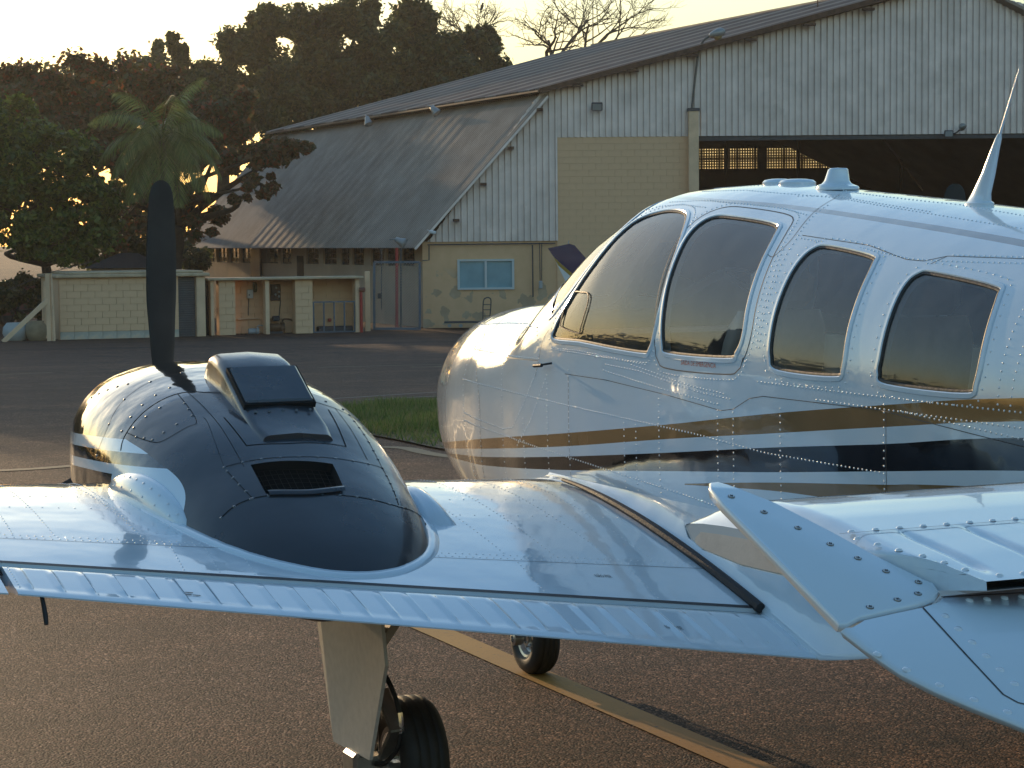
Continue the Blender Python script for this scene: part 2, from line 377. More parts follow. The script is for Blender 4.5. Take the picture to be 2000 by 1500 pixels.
def cdt(grid, loops):
    """triangulate grid + closed loops in (Y, t)"""
    g = grid*np.array((1, TS)); keep = np.ones(len(g), bool); V = []; E = []
    for L in loops:
        q = L*np.array((1, TS))
        d = np.full(len(g), 9.)
        for i in range(0, len(q)): d = np.minimum(d, np.hypot(g[:, 0]-q[i, 0], g[:, 1]-q[i, 1]))
        keep &= d > .006
        o = len(V); V += [tuple(p) for p in q]; E += [(o+i, o+(i+1) % len(q)) for i in range(len(q))]
    V = [Vector(v) for v in V]+[Vector(tuple(p)) for p in g[keep]]
    vo, _, fo, *_ = delaunay_2d_cdt(V, E, [], 0, 1e-6)
    return np.array([(v.x, v.y/TS) for v in vo]), np.array([tuple(f) for f in fo])
ys_ = np.concatenate([TIP-np.linspace(.0, .62, 22)**2, np.linspace(2.40, -2.6, 112), np.linspace(-2.8, -5.0, 14)])
ts_ = np.linspace(-math.pi/2, math.pi/2, 58)
gg = np.stack(np.meshgrid(ys_, ts_, indexing='ij'), -1).reshape(-1, 2)
UV, TR = cdt(gg, list(WIN.values())+list(STR.values()))
cen = UV[TR].mean(1)
area = np.abs(np.cross(UV[TR][:, 1]-UV[TR][:, 0], UV[TR][:, 2]-UV[TR][:, 0])); ok = area > 1e-9
TR, cen = TR[ok], cen[ok]
hole = np.zeros(len(TR), bool); inwin = {}
for k, L in WIN.items():
    inwin[k] = inpoly(cen[:, 0], cen[:, 1], L); hole |= inwin[k]
mi = np.zeros(len(TR), int)
for k, i in (('gold', 1), ('black', 2), ('gold2', 1), ('roof', 3)): mi[inpoly(cen[:, 0], cen[:, 1], STR[k])] = i
P3 = fus(UV[:, 0], UV[:, 1]); N3 = fnor(P3)
def tri_orient(V, T, N):
    a = np.cross(V[T[:, 1]]-V[T[:, 0]], V[T[:, 2]]-V[T[:, 0]]); f = (a*N[T].mean(1)).sum(1) < 0; T = T.copy(); T[f] = T[f][:, ::-1]; return T
def both(V, T, N, mi_=None):
    MX = np.array((-1, 1, 1)); V2 = np.vstack([V, V*MX]); T2 = np.vstack([T, (T+len(V))[:, ::-1]]); N2 = np.vstack([N, N*MX])
    return V2, T2, N2, (None if mi_ is None else np.concatenate([mi_, mi_]))
def compact(V, T, N):
    u, inv = np.unique(T, return_inverse=True); return V[u], inv.reshape(T.shape), N[u]
def fmesh(name, sel, off, mats, par, two=True, mis=None):
    V, T, N = compact(P3+N3*off, TR[sel], N3); T = tri_orient(V, T, N); m = None if mis is None else mis[sel]
    if two: V, T, N, m = both(V, T, N, m)
    return mk(name, V, T, mats, par, True, m, N)
fuse = fmesh('fuselage', ~hole, 0, [M['white'], M['gold'], M['black'], M['roofgrey']], plane, True, mi)
lining = fmesh('cabin_lining', (~hole) & (cen[:, 0] > -2.5) & (cen[:, 0] < .75) & (cen[:, 1] > -1.35), -.028, M['lining'], plane)
def rim(Yt, prof, mat, name, par, closed=True, mirror=False):
    """sweep a small profile round a window: (outward, proud) pairs in metres"""
    P = fpt(Yt); N = fnor(P); n = len(P)
    if mirror: P = P*np.array((-1, 1, 1)); N = N*np.array((-1, 1, 1))
    T = np.roll(P, -1, 0)-np.roll(P, 1, 0); T /= np.linalg.norm(T, axis=1)[:, None]
    B = np.cross(N, T); c = P.mean(0); B *= np.sign(((P-c)*B).sum(1).mean())
    V = np.concatenate([P+B*o+N*h for o, h in prof]); k = len(prof)
    F = [(i*n+j, i*n+(j+1) % n, (i+1)*n+(j+1) % n, (i+1)*n+j) for i in range(k-1) for j in range(n)]
    return mk(name, V, F, mat, par, True, sharp=35)
for k in WIN:
    for side in (0, 1):
        sel = inwin[k]; V, T, N = compact(P3-N3*.004, TR[sel], N3); T = tri_orient(V, T, N)
        if side: V = V*np.array((-1, 1, 1)); N = N*np.array((-1, 1, 1)); T = T[:, ::-1]
        g = mk('window_pane' if k != 'windscreen_pane' else 'windscreen_pane', V, T, M['glass'], plane, True, None, N)
        rim(WIN[k], [(.0005, .001), (-.002, .0015), (-.008, -.001), (-.009, -.0035)], M['rubber'], 'gasket', g, mirror=bool(side))
        rim(WIN[k], [(.017, .0003), (.0145, .0035), (.003, .0045), (.0, .002), (-.0005, -.03)], M['white'], 'window_frame', g, mirror=bool(side))
# storm window hatch in the pilot's window
hp = fYZ([(.50, 1.735), (.40, 1.745), (.335, 1.74), (.315, 1.70), (.335, 1.62), (.352, 1.598), (.50, 1.612), (.53, 1.635)])
rim(spline(hp, 40, True), [(.003, .0), (.002, .003), (-.002, .003), (-.003, 0)], M['rubber'], 'storm_window_seal', plane)

# ---- rivets and panel seams follow the skin
def offsetloop(Yt, d):
    P = fpt(Yt); N = fnor(P); T = np.roll(P, -1, 0)-np.roll(P, 1, 0); T /= np.linalg.norm(T, axis=1)[:, None]; B = np.cross(N, T)
    B *= np.sign(((P-P.mean(0))*B).sum(1).mean()); Q = P+B*d; return np.stack([Q[:, 1], f_t(Q[:, 1], Q[:, 2])], -1)
def walk(P, N, step):
    s = np.concatenate([[0], np.cumsum(np.linalg.norm(np.diff(P, axis=0), axis=1))]); n = max(int(s[-1]/step), 1); q = np.linspace(0, s[-1], n+1)
    return np.stack([np.interp(q, s, P[:, k]) for k in range(3)], -1), np.stack([np.interp(q, s, N[:, k]) for k in range(3)], -1)
def rivet_mesh(PN, r=.0036, h=.0019, seg=6):
    V = []; F = []
    for P, N in PN:
        N = N/np.linalg.norm(N); u = np.cross(N, (0.31, .2, .93)); u /= np.linalg.norm(u); v = np.cross(N, u); o = len(V)
        for (rr, hh) in ((1.0, -.0004), (.72, h*.75)):
            for j in range(seg):
                a = 2*math.pi*j/seg; V.append(P+N*hh+r*rr*(math.cos(a)*u+math.sin(a)*v))
        V.append(P+N*h)
        for j in range(seg):
            k = (j+1) % seg; F.append((o+j, o+k, o+seg+k, o+seg+j)); F.append((o+seg+j, o+seg+k, o+2*seg))
    return V, F
def fline(L, n=60, smooth=True):
    Yt = fYZ(spline(L, n) if smooth else np.array([np.array(L[i])+(np.array(L[i+1])-np.array(L[i]))*u for i in range(len(L)-1) for u in np.linspace(0, 1, 14)]))
    P = fpt(Yt); return P, fnor(P)
RV = []
def rv(L, step=.021, smooth=False):
    P, N = fline(L, 60, smooth); Q, R = walk(P, N, step); RV.extend(zip(Q, R))
for k in ('pilot_window', 'cabin_window', 'rear_cabin_window'):
    Yt = offsetloop(WIN[k], .034); P = fpt(Yt); Q, R = walk(P, fnor(P), .034 if k != 'pilot_window' else .022); RV.extend(zip(Q, R))
door = offsetloop(WIN['emergency_exit_window'], .052); P = fpt(offsetloop(WIN['emergency_exit_window'], .07)); Q, R = walk(P, fnor(P), .02); RV.extend(zip(Q, R))
for L in ([(1.66, 1.357), (.864, 1.342), (.423, 1.33), (-.531, 1.303), (-1.0, 1.278), (-1.60, 1.275)], [(1.63, 1.183), (1.0, 1.163), (.267, 1.131), (-.494, 1.091), (-.9, 1.06)],
          [(1.63, 1.215), (1.1, 1.19), (.98, 1.205), (.86, 1.30), (.72, 1.44)], [(.93, 1.14), (.78, 1.25), (.62, 1.43)], [(1.64, 1.51), (1.645, 1.36), (1.64, 1.07), (1.60, .93)],
          [(1.52, 1.49), (1.40, 1.33), (1.385, 1.1), (1.40, .95)], [(1.12, 1.45), (1.11, 1.2), (1.1, .95)], [(.86, 1.25), (.85, .95)], [(.62, 1.40), (.62, .95)], [(.42, 1.46), (.42, .98)],
          [(1.96, 1.569), (1.5, 1.594), (1.05, 1.604), (.78, 1.604)], [(1.64, 1.483), (1.2, 1.482), (.70, 1.488)], [(.80, 1.62), (.74, 1.56), (.70, 1.48)], [(1.14, 1.59), (1.16, 1.50)],
          [(.58, 1.53), (.3, 1.525), (0, 1.518), (-.2, 1.51)], [(.10, 1.497), (-.15, 1.487), (-.33, 1.466), (-.58, 1.44), (-.78, 1.43)], [(.12, 1.475), (-.3, 1.437), (-.70, 1.408)], [(-.10, 1.505), (-.35, 1.476), (-.55, 1.455), (-.74, 1.445)],
          [(-.04, 1.30), (-.04, 1.05)], [(-.13, 1.30), (-.13, 1.05)], [(-.30, 1.40), (-.30, 1.02)], [(-.70, 1.41), (-.70, 1.05)], [(-.80, 1.39), (-.80, 1.05)], [(-1.08, 1.42), (-1.08, 1.08)], [(-1.62, 1.49), (-1.62, 1.1)],
          [(-.95, 1.495), (-1.5, 1.49), (-2.2, 1.485)], [(-2.18, 1.80), (-2.16, 1.5)], [(-2.11, 1.78), (-2.11, 1.5)], [(-1.28, 1.46), (-2.2, 1.445)], [(-1.7, 1.455), (-2.3, 1.41)],
          [(-.90, 1.935), (-1.25, 1.905), (-1.5, 1.875), (-1.66, 1.868), (-2.2, 1.86)], [(-1.68, 1.885), (-2.2, 1.875)], [(-.80, 2.04), (-.88, 1.93), (-.92, 1.80), (-.94, 1.6)], [(-.855, 1.90), (-.905, 1.80), (-.925, 1.6)],
          [(.22, 2.07), (-.1, 2.07), (-.6, 2.035), (-.78, 2.01)], [(.16, 2.108), (-.2, 2.103), (-.75, 2.065), (-1.2, 2.018), (-1.9, 1.945)], [(.40, 2.03), (.26, 2.055), (.08, 2.06), (-.14, 2.045)],
          [(-.30, 2.123), (-.75, 2.079), (-1.3, 2.032), (-1.9, 1.968)], [(-.55, 2.075), (-.70, 2.072), (-.85, 2.058), (-1.3, 2.012)], [(.20, 2.119), (-.3, 2.122)]):
    rv(L)
_ry = np.array([p[1] for p, n in RV]); _rt = f_t(_ry, np.array([p[2] for p, n in RV])); _in = np.zeros(len(RV), bool)
for k in WIN: _in |= inpoly(_ry, _rt, offsetloop(WIN[k], .016)) if k != 'windscreen_pane' else inpoly(_ry, _rt, WIN[k])
RV = [q for q, i in zip(RV, _in) if not i]
V_, F_ = rivet_mesh(RV); r_ = mk('rivets', V_, F_, M['rivet'], fuse, True); r_['kind'] = 'stuff'
SM = MB()
def ribbon(mb, P, N, wd=.0022, lift=.0006):
    T = np.gradient(P, axis=0); T /= np.linalg.norm(T, axis=1)[:, None]; B = np.cross(N, T); B /= np.linalg.norm(B, axis=1)[:, None]
    mb.grid(np.stack([P+B*wd/2+N*lift, P-B*wd/2+N*lift], 1))
for L, sm in (([(1.66, 1.55), (1.54, 1.49), (1.40, 1.33), (1.385, 1.1), (1.41, .9)], 1), ([(1.68, 1.62), (1.6, 1.57), (1.50, 1.482)], 1), ([(1.5, 1.473), (1.1, 1.474), (.70, 1.482)], 0), ([(.64, 1.60), (.68, 1.56), (.70, 1.48), (.73, 1.42)], 1),
          ([(.42, 1.44), (.42, .95)], 0), ([(.45, 1.445), (.10, 1.442), (-.35, 1.418), (-.72, 1.39), (-.80, 1.40), (-.90, 1.44), (-.98, 1.452), (-1.6, 1.452), (-2.3, 1.39)], 0), ([(-1.63, 1.452), (-1.63, 1.0)], 0),
          ([(-.70, 2.077), (-.76, 2.055), (-.83, 1.98), (-.855, 1.925), (-.83, 1.88), (-.79, 1.885)], 1), ([(-.89, 1.945), (-1.27, 1.913), (-1.5, 1.872), (-1.58, 1.868), (-1.66, 1.882), (-2.3, 1.868)], 0), ([(-1.62, 1.86), (-1.66, 1.882)], 0),
          ([(2.47, 1.45), (2.49, 1.19), (2.46, .95)], 1), ([(-.72, 2.08), (-1.0, 2.07), (-1.2, 2.045)], 1)):
    ribbon(SM, *fline(L, 50, sm))
P = fpt(np.vstack([door, door[:1]])); ribbon(SM, P, fnor(P), .004)
mk('panel_seams', SM.V, SM.F, M['seam'], fuse)['kind'] = 'stuff'

# ---- lettering: flat print on the skin
def lettering(text, size, mat, name, par, place):
    cu = bpy.data.curves.new(name, 'FONT'); cu.body = text; cu.size = size; cu.align_x = 'CENTER'; cu.resolution_u = 2
    o = bpy.data.objects.new('tmp', cu); COL.objects.link(o); dg = bpy.context.evaluated_depsgraph_get(); dg.update()
    me = bpy.data.meshes.new_from_object(o.evaluated_get(dg)); bpy.data.objects.remove(o)
    V = np.array([place(v.co.x, v.co.y) for v in me.vertices]); F = [tuple(p.vertices) for p in me.polygons]
    return mk(name, V, F, mat, par, False)
def on_fus(Y0, z0):
    def f(x, y):
        Y = Y0-x; z = z0+y; q = fus(np.array([Y]), f_t(np.array([Y]), np.array([z]))); return (q+fnor(q)*.0012)[0]
    return f
lettering('SAÍDA DE EMERGÊNCIA', .022, M['redprint'], 'exit_lettering', fuse, on_fus(-.57, 1.524))

# ---- wing
WP = np.array([[.4, .93, .855, -1.40, .68, .16], [.6, .92, .87, -1.371, .707, .16], [2.85, 1.0, .99, -.85, .993, .13], [5.6, .72, 1.29, -.2, 1.27, .12]])
def wing(X, c):
    X = np.asarray(X, float); c = np.asarray(c, float)
    yl, zl, yt, zt, th = [np.interp(X, WP[:, 0], WP[:, k]) for k in range(1, 6)]; ch = yl-yt
    yc = 5*th*(.2969*np.sqrt(c)-.126*c-.3516*c**2+.2843*c**3-.1036*c**4)*ch
    cm = np.where(c < .25, .02*(2*c/.25-(c/.25)**2), .02*(1-((c-.25)/.75)**2))*ch; zc = zl+(zt-zl)*c
    return np.stack([-X*np.ones_like(c), yl-ch*c, zc+cm+yc], -1), np.stack([-X*np.ones_like(c), yl-ch*c, zc+cm*.6-yc*.75], -1)
def wtop(X, c): return wing(np.array([X]), np.array([c]))[0][0]
def wnor(X, c):
    a = wtop(X, c); b = wtop(X, min(c+.01, 1)); d = wtop(X+.02, c); n = np.cross(b-a, d-a); n /= np.linalg.norm(n); return n if n[2] > 0 else -n
def wc(X, Y): yl, yt = np.interp(X, WP[:, 0], WP[:, 1]), np.interp(X, WP[:, 0], WP[:, 3]); return (yl-Y)/(yl-yt)
cg = .858
def skin(name, X0, X1, c1, mat, par, nx, mir):
    cs = c1*np.linspace(0, 1, 44)**1.7; xs = np.linspace(X0, X1, nx)
    XX, CC = np.meshgrid(xs, cs, indexing='ij'); A, B = wing(XX, CC)
    loop = np.concatenate([B[:, ::-1], A[:, 1:], B[:, -1:]], 1)
    if mir: loop = loop*np.array((-1, 1, 1))
    mb = MB().grid(loop, flip=not mir); n = loop.shape[1]
    mb.F.append(tuple(range(n))); mb.M.append(0); mb.F.append(tuple((nx-1)*n+j for j in range(n))[::-1]); mb.M.append(0)
    return mk(name, mb.V, mb.F, mat, par, True, sharp=30)
def flap(name, X0, X1, mat, par, mir, beads=True):
    nx = int((X1-X0)/.0036) if beads else 12; xs = np.linspace(X0, X1, nx); cs = np.concatenate([[cg+.006, cg+.012], np.linspace(cg+.022, .992, 13), [1.0]])
    XX, CC = np.meshgrid(xs, cs, indexing='ij'); A, B = wing(XX, CC)
    if beads:
        nb = 27; ph = (XX-X0-.03)/((X1-X0)/nb); fr = (ph % 1.0); w_ = np.where(fr < .09, fr/.09, np.where(fr < .32, 1-(fr-.09)/.23, 0))
        env = np.clip((CC-.885)/.012, 0, 1)*np.clip((.978-CC)/.012, 0, 1); A[..., 2] += .0065*w_*env
        A[..., 2] += .0025*np.clip((CC-.975)/.006, 0, 1)*(1-np.clip((CC-.99)/.01, 0, 1))
    A[:, 0, 2] -= .012; A[:, 1, 2] -= .004; B[..., 2] -= .004
    loop = np.concatenate([B[:, ::-1], A], 1); loop = np.concatenate([loop, loop[:, :1]], 1)
    if mir: loop = loop*np.array((-1, 1, 1))
    mb = MB().grid(loop, flip=mir); n = loop.shape[1]
    mb.F.append(tuple(range(n-1))); mb.M.append(0); mb.F.append(tuple((nx-1)*n+j for j in range(n-1))[::-1]); mb.M.append(0)
    return mk(name, mb.V, mb.F, mat, par, True, sharp=25)
for mir in (False, True):
    wg = skin('wing', .45, 2.86, cg, M['white'], plane, 40, mir); skin('wing_outer_panel', 2.8602, 5.6, .80, M['white'], wg, 30, mir)
    mbk = MB(); XX = np.linspace(.6, 2.85, 30); A1, B1 = wing(XX, np.full(30, cg-.01)); A2, B2 = wing(XX, np.full(30, cg+.03)); A1[:, 2] -= .012; A2[:, 2] -= .02
    sgn = np.array((-1 if mir else 1, 1, 1)); mbk.grid(np.stack([A1, A2], 1)*sgn); mbk.build('flap_cove', M['dark'], wg)
    fl = flap('flap', .612, 2.835, M['white_flat'], plane, mir, not mir); flap('aileron', 2.86, 4.9, M['white_flat'], plane, mir, False)
    if not mir:
        lw, lf = wg, fl
WR = []
def wr(X0, c0, X1, c1, step=.022):
    n = 40; P = np.array([wtop(X0+(X1-X0)*u, c0+(c1-c0)*u) for u in np.linspace(0, 1, n)]); N = np.array([wnor(X0+(X1-X0)*u, c0+(c1-c0)*u) for u in np.linspace(0, 1, n)])
    WR.extend(zip(*walk(P, N, step)))
for c in (.085, .10, .30, .40, .50): wr(.64, c, 2.83, c, .05)
wr(.64, .70, 2.83, .70); wr(.64, .714, 2.83, .714)
for X in (.78, .92, 1.10, 1.26, 2.36, 2.62): wr(X, .12, X, .69, .03)
wr(2.40, .12, 2.36, .69, .03); wr(2.70, .1, 2.74, .69, .03); wr(2.735, .1, 2.775, .69, .03)
for X in (.9, 1.25, 2.1, 2.2, 2.3): wr(X, .73, X+.02, .84, .025)
wr(2.82, .88, 2.82, .98, .02)
V_, F_ = rivet_mesh(WR, .0034, .0014); mk('rivets', V_, F_, M['rivet'], lw)['kind'] = 'stuff'
SW = MB()
def wseam(X0, c0, X1, c1, wd=.0022):
    P = np.array([wtop(X0+(X1-X0)*u, c0+(c1-c0)*u) for u in np.linspace(0, 1, 30)]); N = np.array([wnor(X0+(X1-X0)*u, c0+(c1-c0)*u) for u in np.linspace(0, 1, 30)]); ribbon(SW, P, N, wd, .0008)
wseam(.62, .722, 2.86, .722); wseam(2.76, .07, 2.79, .722); wseam(.62, .07, 2.86, .07); wseam(.62, cg-.004, 2.85, cg-.004, .022)
mk('panel_seams', SW.V, SW.F, M['seam'], lw)['kind'] = 'stuff'
def on_wing(X0, c0):
    def f(x, y):
        X = X0-x*.46; c = c0-y*1.15/2.1; return wtop(X, c)+np.array((0, 0, .0016))
    return f
lettering('NÃO PISE', .026, M['print'], 'step_lettering', lw, on_wing(1.02, .775)); lettering('NÃO PISE', .026, M['print'], 'step_lettering', lf, on_wing(.98, .945))
for x0_, x1_, c_ in ((-.010, .012, .940), (-.028, -.014, .949), (-.011, .004, .949), (.007, .028, .949)):      # two lines of print too small to read
    mk('small_print', [wtop(2.36-a_, c_+b_)+np.array((0, 0, .0022)) for a_, b_ in ((x0_, 0), (x1_, 0), (x1_, .003), (x0_, .003))], [(0, 1, 2, 3)], M['print'], lf, False)
mb = MB(); e = wtop(2.77, 1.0); mb.tube([e+(0, .02, -.004), e+(0, -.02, -.05), e+(0, -.03, -.075)], [.006, .007, .006], 6); mb.build('static_wick', M['rubber'], lf, True)
# root fillet between wing and fuselage, then the rubber seal strip
Ys = np.linspace(.62, -2.1, 50); rows = []
for Y in Ys:
    t0 = float(f_t(np.array(Y), np.array(1.065 if Y > -.9 else 1.065-(-.9-Y)*.10))); a = fus(np.array([Y]), np.array([t0]))[0]
    if Y > -1.371: X = .625; cc = wc(X, Y); b = wtop(X, cc)+np.array((0, 0, .001))
    else:
        u = (-1.371-Y)/.73; q = fus(np.array([Y]), np.array([-.95]))[0]; b0 = np.array((-.625, Y, .707-.02*u)); b = b0*(1-u)+q*u
    k = np.array((a[0]-.004, Y, b[2]*.72+a[2]*.28)); row = []
    for u in np.linspace(0, 1, 10): row.append((1-u)**2*a+2*u*(1-u)*k+u*u*b)
    row.append(b+np.array((.03, 0, -.10))*np.clip((Y+1.25)/.4, .02, 1)); rows.append(row)
mk('wing_root_fillet', *[(lambda g: (g.V, g.F))(MB().grid(np.array(rows), flip=True))][0], M['white'], plane, True)
for Y0 in (0,):
    mb = MB(); Yq = np.linspace(.34, -1.06, 40); pth = np.array([wtop(.632, wc(.632, Y))+np.array((0, 0, .010)) for Y in Yq])
    rad = np.interp(Yq, [-1.06, -.4, .0, .34], [.017, .017, .013, .007]); mb.tube(pth, rad, 8); mb.build('root_seal', M['rubber'], lw, True)

# ---- nacelle
XN = -1.81
NT = np.array([(1.41, 1.33, 1.16, .20, 2.2, 1.0), (1.38, 1.43, 1.16, .31, 2.3, .9), (1.28, 1.478, 1.16, .395, 2.4, .84), (1.08, 1.50, 1.16, .455, 2.5, .8), (.85, 1.505, 1.15, .485, 2.5, .8),
 (.5, 1.47, 1.12, .482, 2.4, .8), (.1, 1.37, 1.06, .455, 2.3, .8), (-.2, 1.25, .97, .42, 2.2, .8), (-.47, 1.12, .93, .34, 2.2, .8), (-.68, .99, .87, .2, 2.0, .8), (-.78, .88, .84, .02, 2.0, .83)])
NFN = [Cub(NT[:, 0], NT[:, k]) for k in range(1, 6)]
def nac(Y, t):
    zt, zw, hw, n, zb = [f(Y) for f in NFN]; c = np.cos(t); s = np.sin(t)
    return np.stack([XN+hw*np.sign(c)*np.abs(c)**(2/n), np.broadcast_to(Y, np.shape(c)), zw+np.where(s > 0, zt-zw, zw-zb)*np.sign(s)*np.abs(s)**(2/n)], -1)
def nimp(P):
    x, Y, z = P[..., 0], P[..., 1], P[..., 2]; zt, zw, hw, n, zb = [f(Y) for f in NFN]; H = np.where(z > zw, zt-zw, zw-zb)+1e-5
    return ((np.abs(x-XN)/(hw+1e-5))**n+(np.abs(z-zw)/H)**n)**(1/n)
def nnor(P):
    e = .003; G = np.stack([nimp(P+np.eye(3)[k]*e)-nimp(P-np.eye(3)[k]*e) for k in range(3)], -1); return G/(np.linalg.norm(G, axis=-1, keepdims=True)+1e-12)
def nt_from(Y, X):
    """angle on the upper half for a given X"""
    zt, zw, hw, n, zb = [f(Y) for f in NFN]; u = np.clip((X-XN)/hw, -1, 1); return np.arccos(np.sign(u)*np.abs(u)**(n/2))
exh = np.array([(-.19, 1.925), (-.205, 1.65), (-.229, 1.364), (-.30, 1.368), (-.372, 1.374), (-.385, 1.65), (-.352, 1.972), (-.27, 1.945)])
exh = np.vstack([np.linspace(exh[i], exh[(i+1) % 8], 6)[:-1] for i in range(8)])
ny = np.concatenate([np.linspace(1.41, 1.26, 12), np.linspace(1.24, -.78, 84)]); ntt = np.linspace(0, 2*math.pi, 97)[:-1]
# paint boundary on the outboard/inboard flank: black above, stripes and white below
WBF = Cub([-.5, -.25, -.215, -.164, -.10, -.02, .08, .2, .36], [.9, .97, 1.07, 1.14, 1.18, 1.21, 1.235, 1.262, 1.288])
def zone(Y, t):
    s = np.where(np.cos(t) < 0, np.pi-t, t)            # 0 at the flank, pi/2 at the crown
    P = nac(Y, t); z = P[..., 2]; m = np.ones(np.shape(z), int)                   # 1 satin black
    m = np.where(Y > .36, 0, m)                            # 0 gloss front cowl
    low = np.where(Y > .36, 1.245, 1.245+(.36-Y)*.02)
    wht = (Y < .36) & (z < WBF(Y)) & (Y > -.5)
    m = np.where(wht, 2, m)
    st = ((z < 1.285-.035*(Y-.4)) & (z > 1.245-.035*(Y-.4))) | ((z < 1.205-.035*(Y-.4)) & (z > 1.172-.035*(Y-.4)))
    m = np.where(st & (Y > .36), 2, m)
    m = np.where(wht & (z < 1.245-.035*(Y-.4)) & (z > 1.205-.035*(Y-.4)), 0, m)
    return m
NLP = [exh]
for zl in (1.285, 1.245, 1.205, 1.172):
    for left in (True, False):
        Yl = np.linspace(1.34, .362 if zl in (1.285, 1.172) else -.06, 56); z = zl-.035*(Yl-.4); zt, zw, hw, n, zb = [f(Yl) for f in NFN]; tt = np.arcsin(np.clip((z-zw)/(zt-zw), 0, 1)**(n/2))
        NLP.append(np.stack([Yl, (math.pi-tt) if left else tt], -1))
for left in (True, False):
    Yl = np.linspace(.36, -.5, 60); z = WBF(Yl); zt, zw, hw, n, zb = [f(Yl) for f in NFN]; tt = np.arcsin(np.clip((z-zw)/(zt-zw), 0, 1)**(n/2)); NLP.append(np.stack([Yl, (math.pi-tt) if left else tt], -1))
def cdt_open(grid, loops, closed):
    g = grid*np.array((1, TS)); keep = np.ones(len(g), bool); V = []; E = []
    for L, c in zip(loops, closed):
        q = L*np.array((1, TS)); d = np.min(np.hypot(g[:, None, 0]-q[None, :, 0], g[:, None, 1]-q[None, :, 1]), 1); keep &= d > .005; o = len(V)
        V += [Vector(tuple(p)) for p in q]; E += [(o+i, o+(i+1) % len(q)) for i in range(len(q) if c else len(q)-1)]
    V += [Vector(tuple(p)) for p in g[keep]]; vo, _, fo, *_ = delaunay_2d_cdt(V, E, [], 0, 1e-6)
    return np.array([(v.x, v.y/TS) for v in vo]), np.array([tuple(f) for f in fo])
ng = np.stack(np.meshgrid(ny, np.linspace(-.9, math.pi+.9, 74), indexing='ij'), -1).reshape(-1, 2)
nUV, nTR = cdt_open(ng, NLP, [True]+[False]*10)
nc = nUV[nTR].mean(1); ar = np.abs(np.cross(nUV[nTR][:, 1]-nUV[nTR][:, 0], nUV[nTR][:, 2]-nUV[nTR][:, 0])); s_ = (ar > 1e-9) & ~inpoly(nc[:, 0], nc[:, 1], exh); nTR, nc = nTR[s_], nc[s_]
nP = nac(nUV[:, 0], nUV[:, 1]); nN = nnor(nP); nT = tri_orient(nP, nTR, nN); nM = zone(nc[:, 0], nc[:, 1])
SGN = np.array((-1, 1, 1))
nacl = mk('engine_nacelle', nP, nT, [M['cowl'], M['cowl_matt'], M['white']], plane, True, nM, nN)
mk('engine_nacelle', nP*SGN, nT[:, ::-1], [M['cowl'], M['cowl_matt'], M['white']], plane, True, nM, nN*SGN)
def ncl(pts, n=40, sm=True):
    q = spline(pts, n) if sm else np.vstack([np.linspace(pts[i], pts[i+1], 12) for i in range(len(pts)-1)]); P = nac(q[:, 0], q[:, 1]); return P, nnor(P)
NS = MB(); NR = []
def nseam(pts, wd=.003, riv=None, sm=True):
    P, N = ncl(pts, 50, sm); ribbon(NS, P, N, wd, .0008)
    if riv: Q, R = walk(P, N, riv); NR.extend(zip(Q, R))
nseam([(.345, 2.75), (.38, 2.58), (.414, 2.02), (.33, 1.75), (.30, 1.5), (.25, 1.2), (.25, .8), (.25, .4)], .005, None)
nseam([(.56, 2.95), (.55, 2.7), (.609, 2.413), (.65, 2.05), (.66, 1.8)], .002, .10)
nseam([(1.22, 2.9), (1.22, 2.3), (1.22, 1.6), (1.22, .9), (1.22, .3)], .002, None)
nseam([(.414, 2.0), (.163, 2.05), (.14, 2.15), (.153, 2.413), (.25, 2.52), (.38, 2.58)], .0025, None, True)
nseam([(.40, 1.93), (.1, 1.93), (-.19, 1.98)], .002, None); nseam([(-.354, 2.476), (-.349, 2.166), (-.39, 1.66), (-.41, 1.3), (-.402, .83), (-.30, .27)], .005, .055)
nseam([(-.18, 2.12), (-.352, 2.10)], .003, .04, False); nseam([(-.155, 2.12), (-.17, 1.9), (-.19, 1.5), (-.19, 1.15), (-.16, .85)], .003, .055)
nseam([(-.16, .85), (-.402, .83)], .003, .05, False); nseam([(.25, .85), (.0, .85), (-.16, .85)], .0025, .06, True); nseam([(.25, 1.0), (-.15, 1.0)], .002, None, False)
nseam([(-.155, 2.12), (.1, 2.0), (.16, 1.99)], .0015, None)
for L in ([(.36, 2.2), (.36, 2.5)], [(.50, 2.0), (.46, 2.3), (.42, 2.6)], [(.30, 1.05), (.29, .7)], [(.31, 2.02), (.2, 2.05)], [(.19, 2.2), (.19, 2.45), (.3, 2.55)], [(.75, 2.2), (.95, 2.5)], [(1.25, 2.8), (1.25, 2.2), (1.25, 1.2)]):
    Q, R = walk(*ncl(L, 20, False), .05); NR.extend(zip(Q, R))
mk('panel_seams', NS.V, NS.F, M['dark'], nacl)['kind'] = 'stuff'
V_, F_ = rivet_mesh(NR, .006, .003, 8); mk('rivets', V_, F_, M['rivet_dark'], nacl)['kind'] = 'stuff'
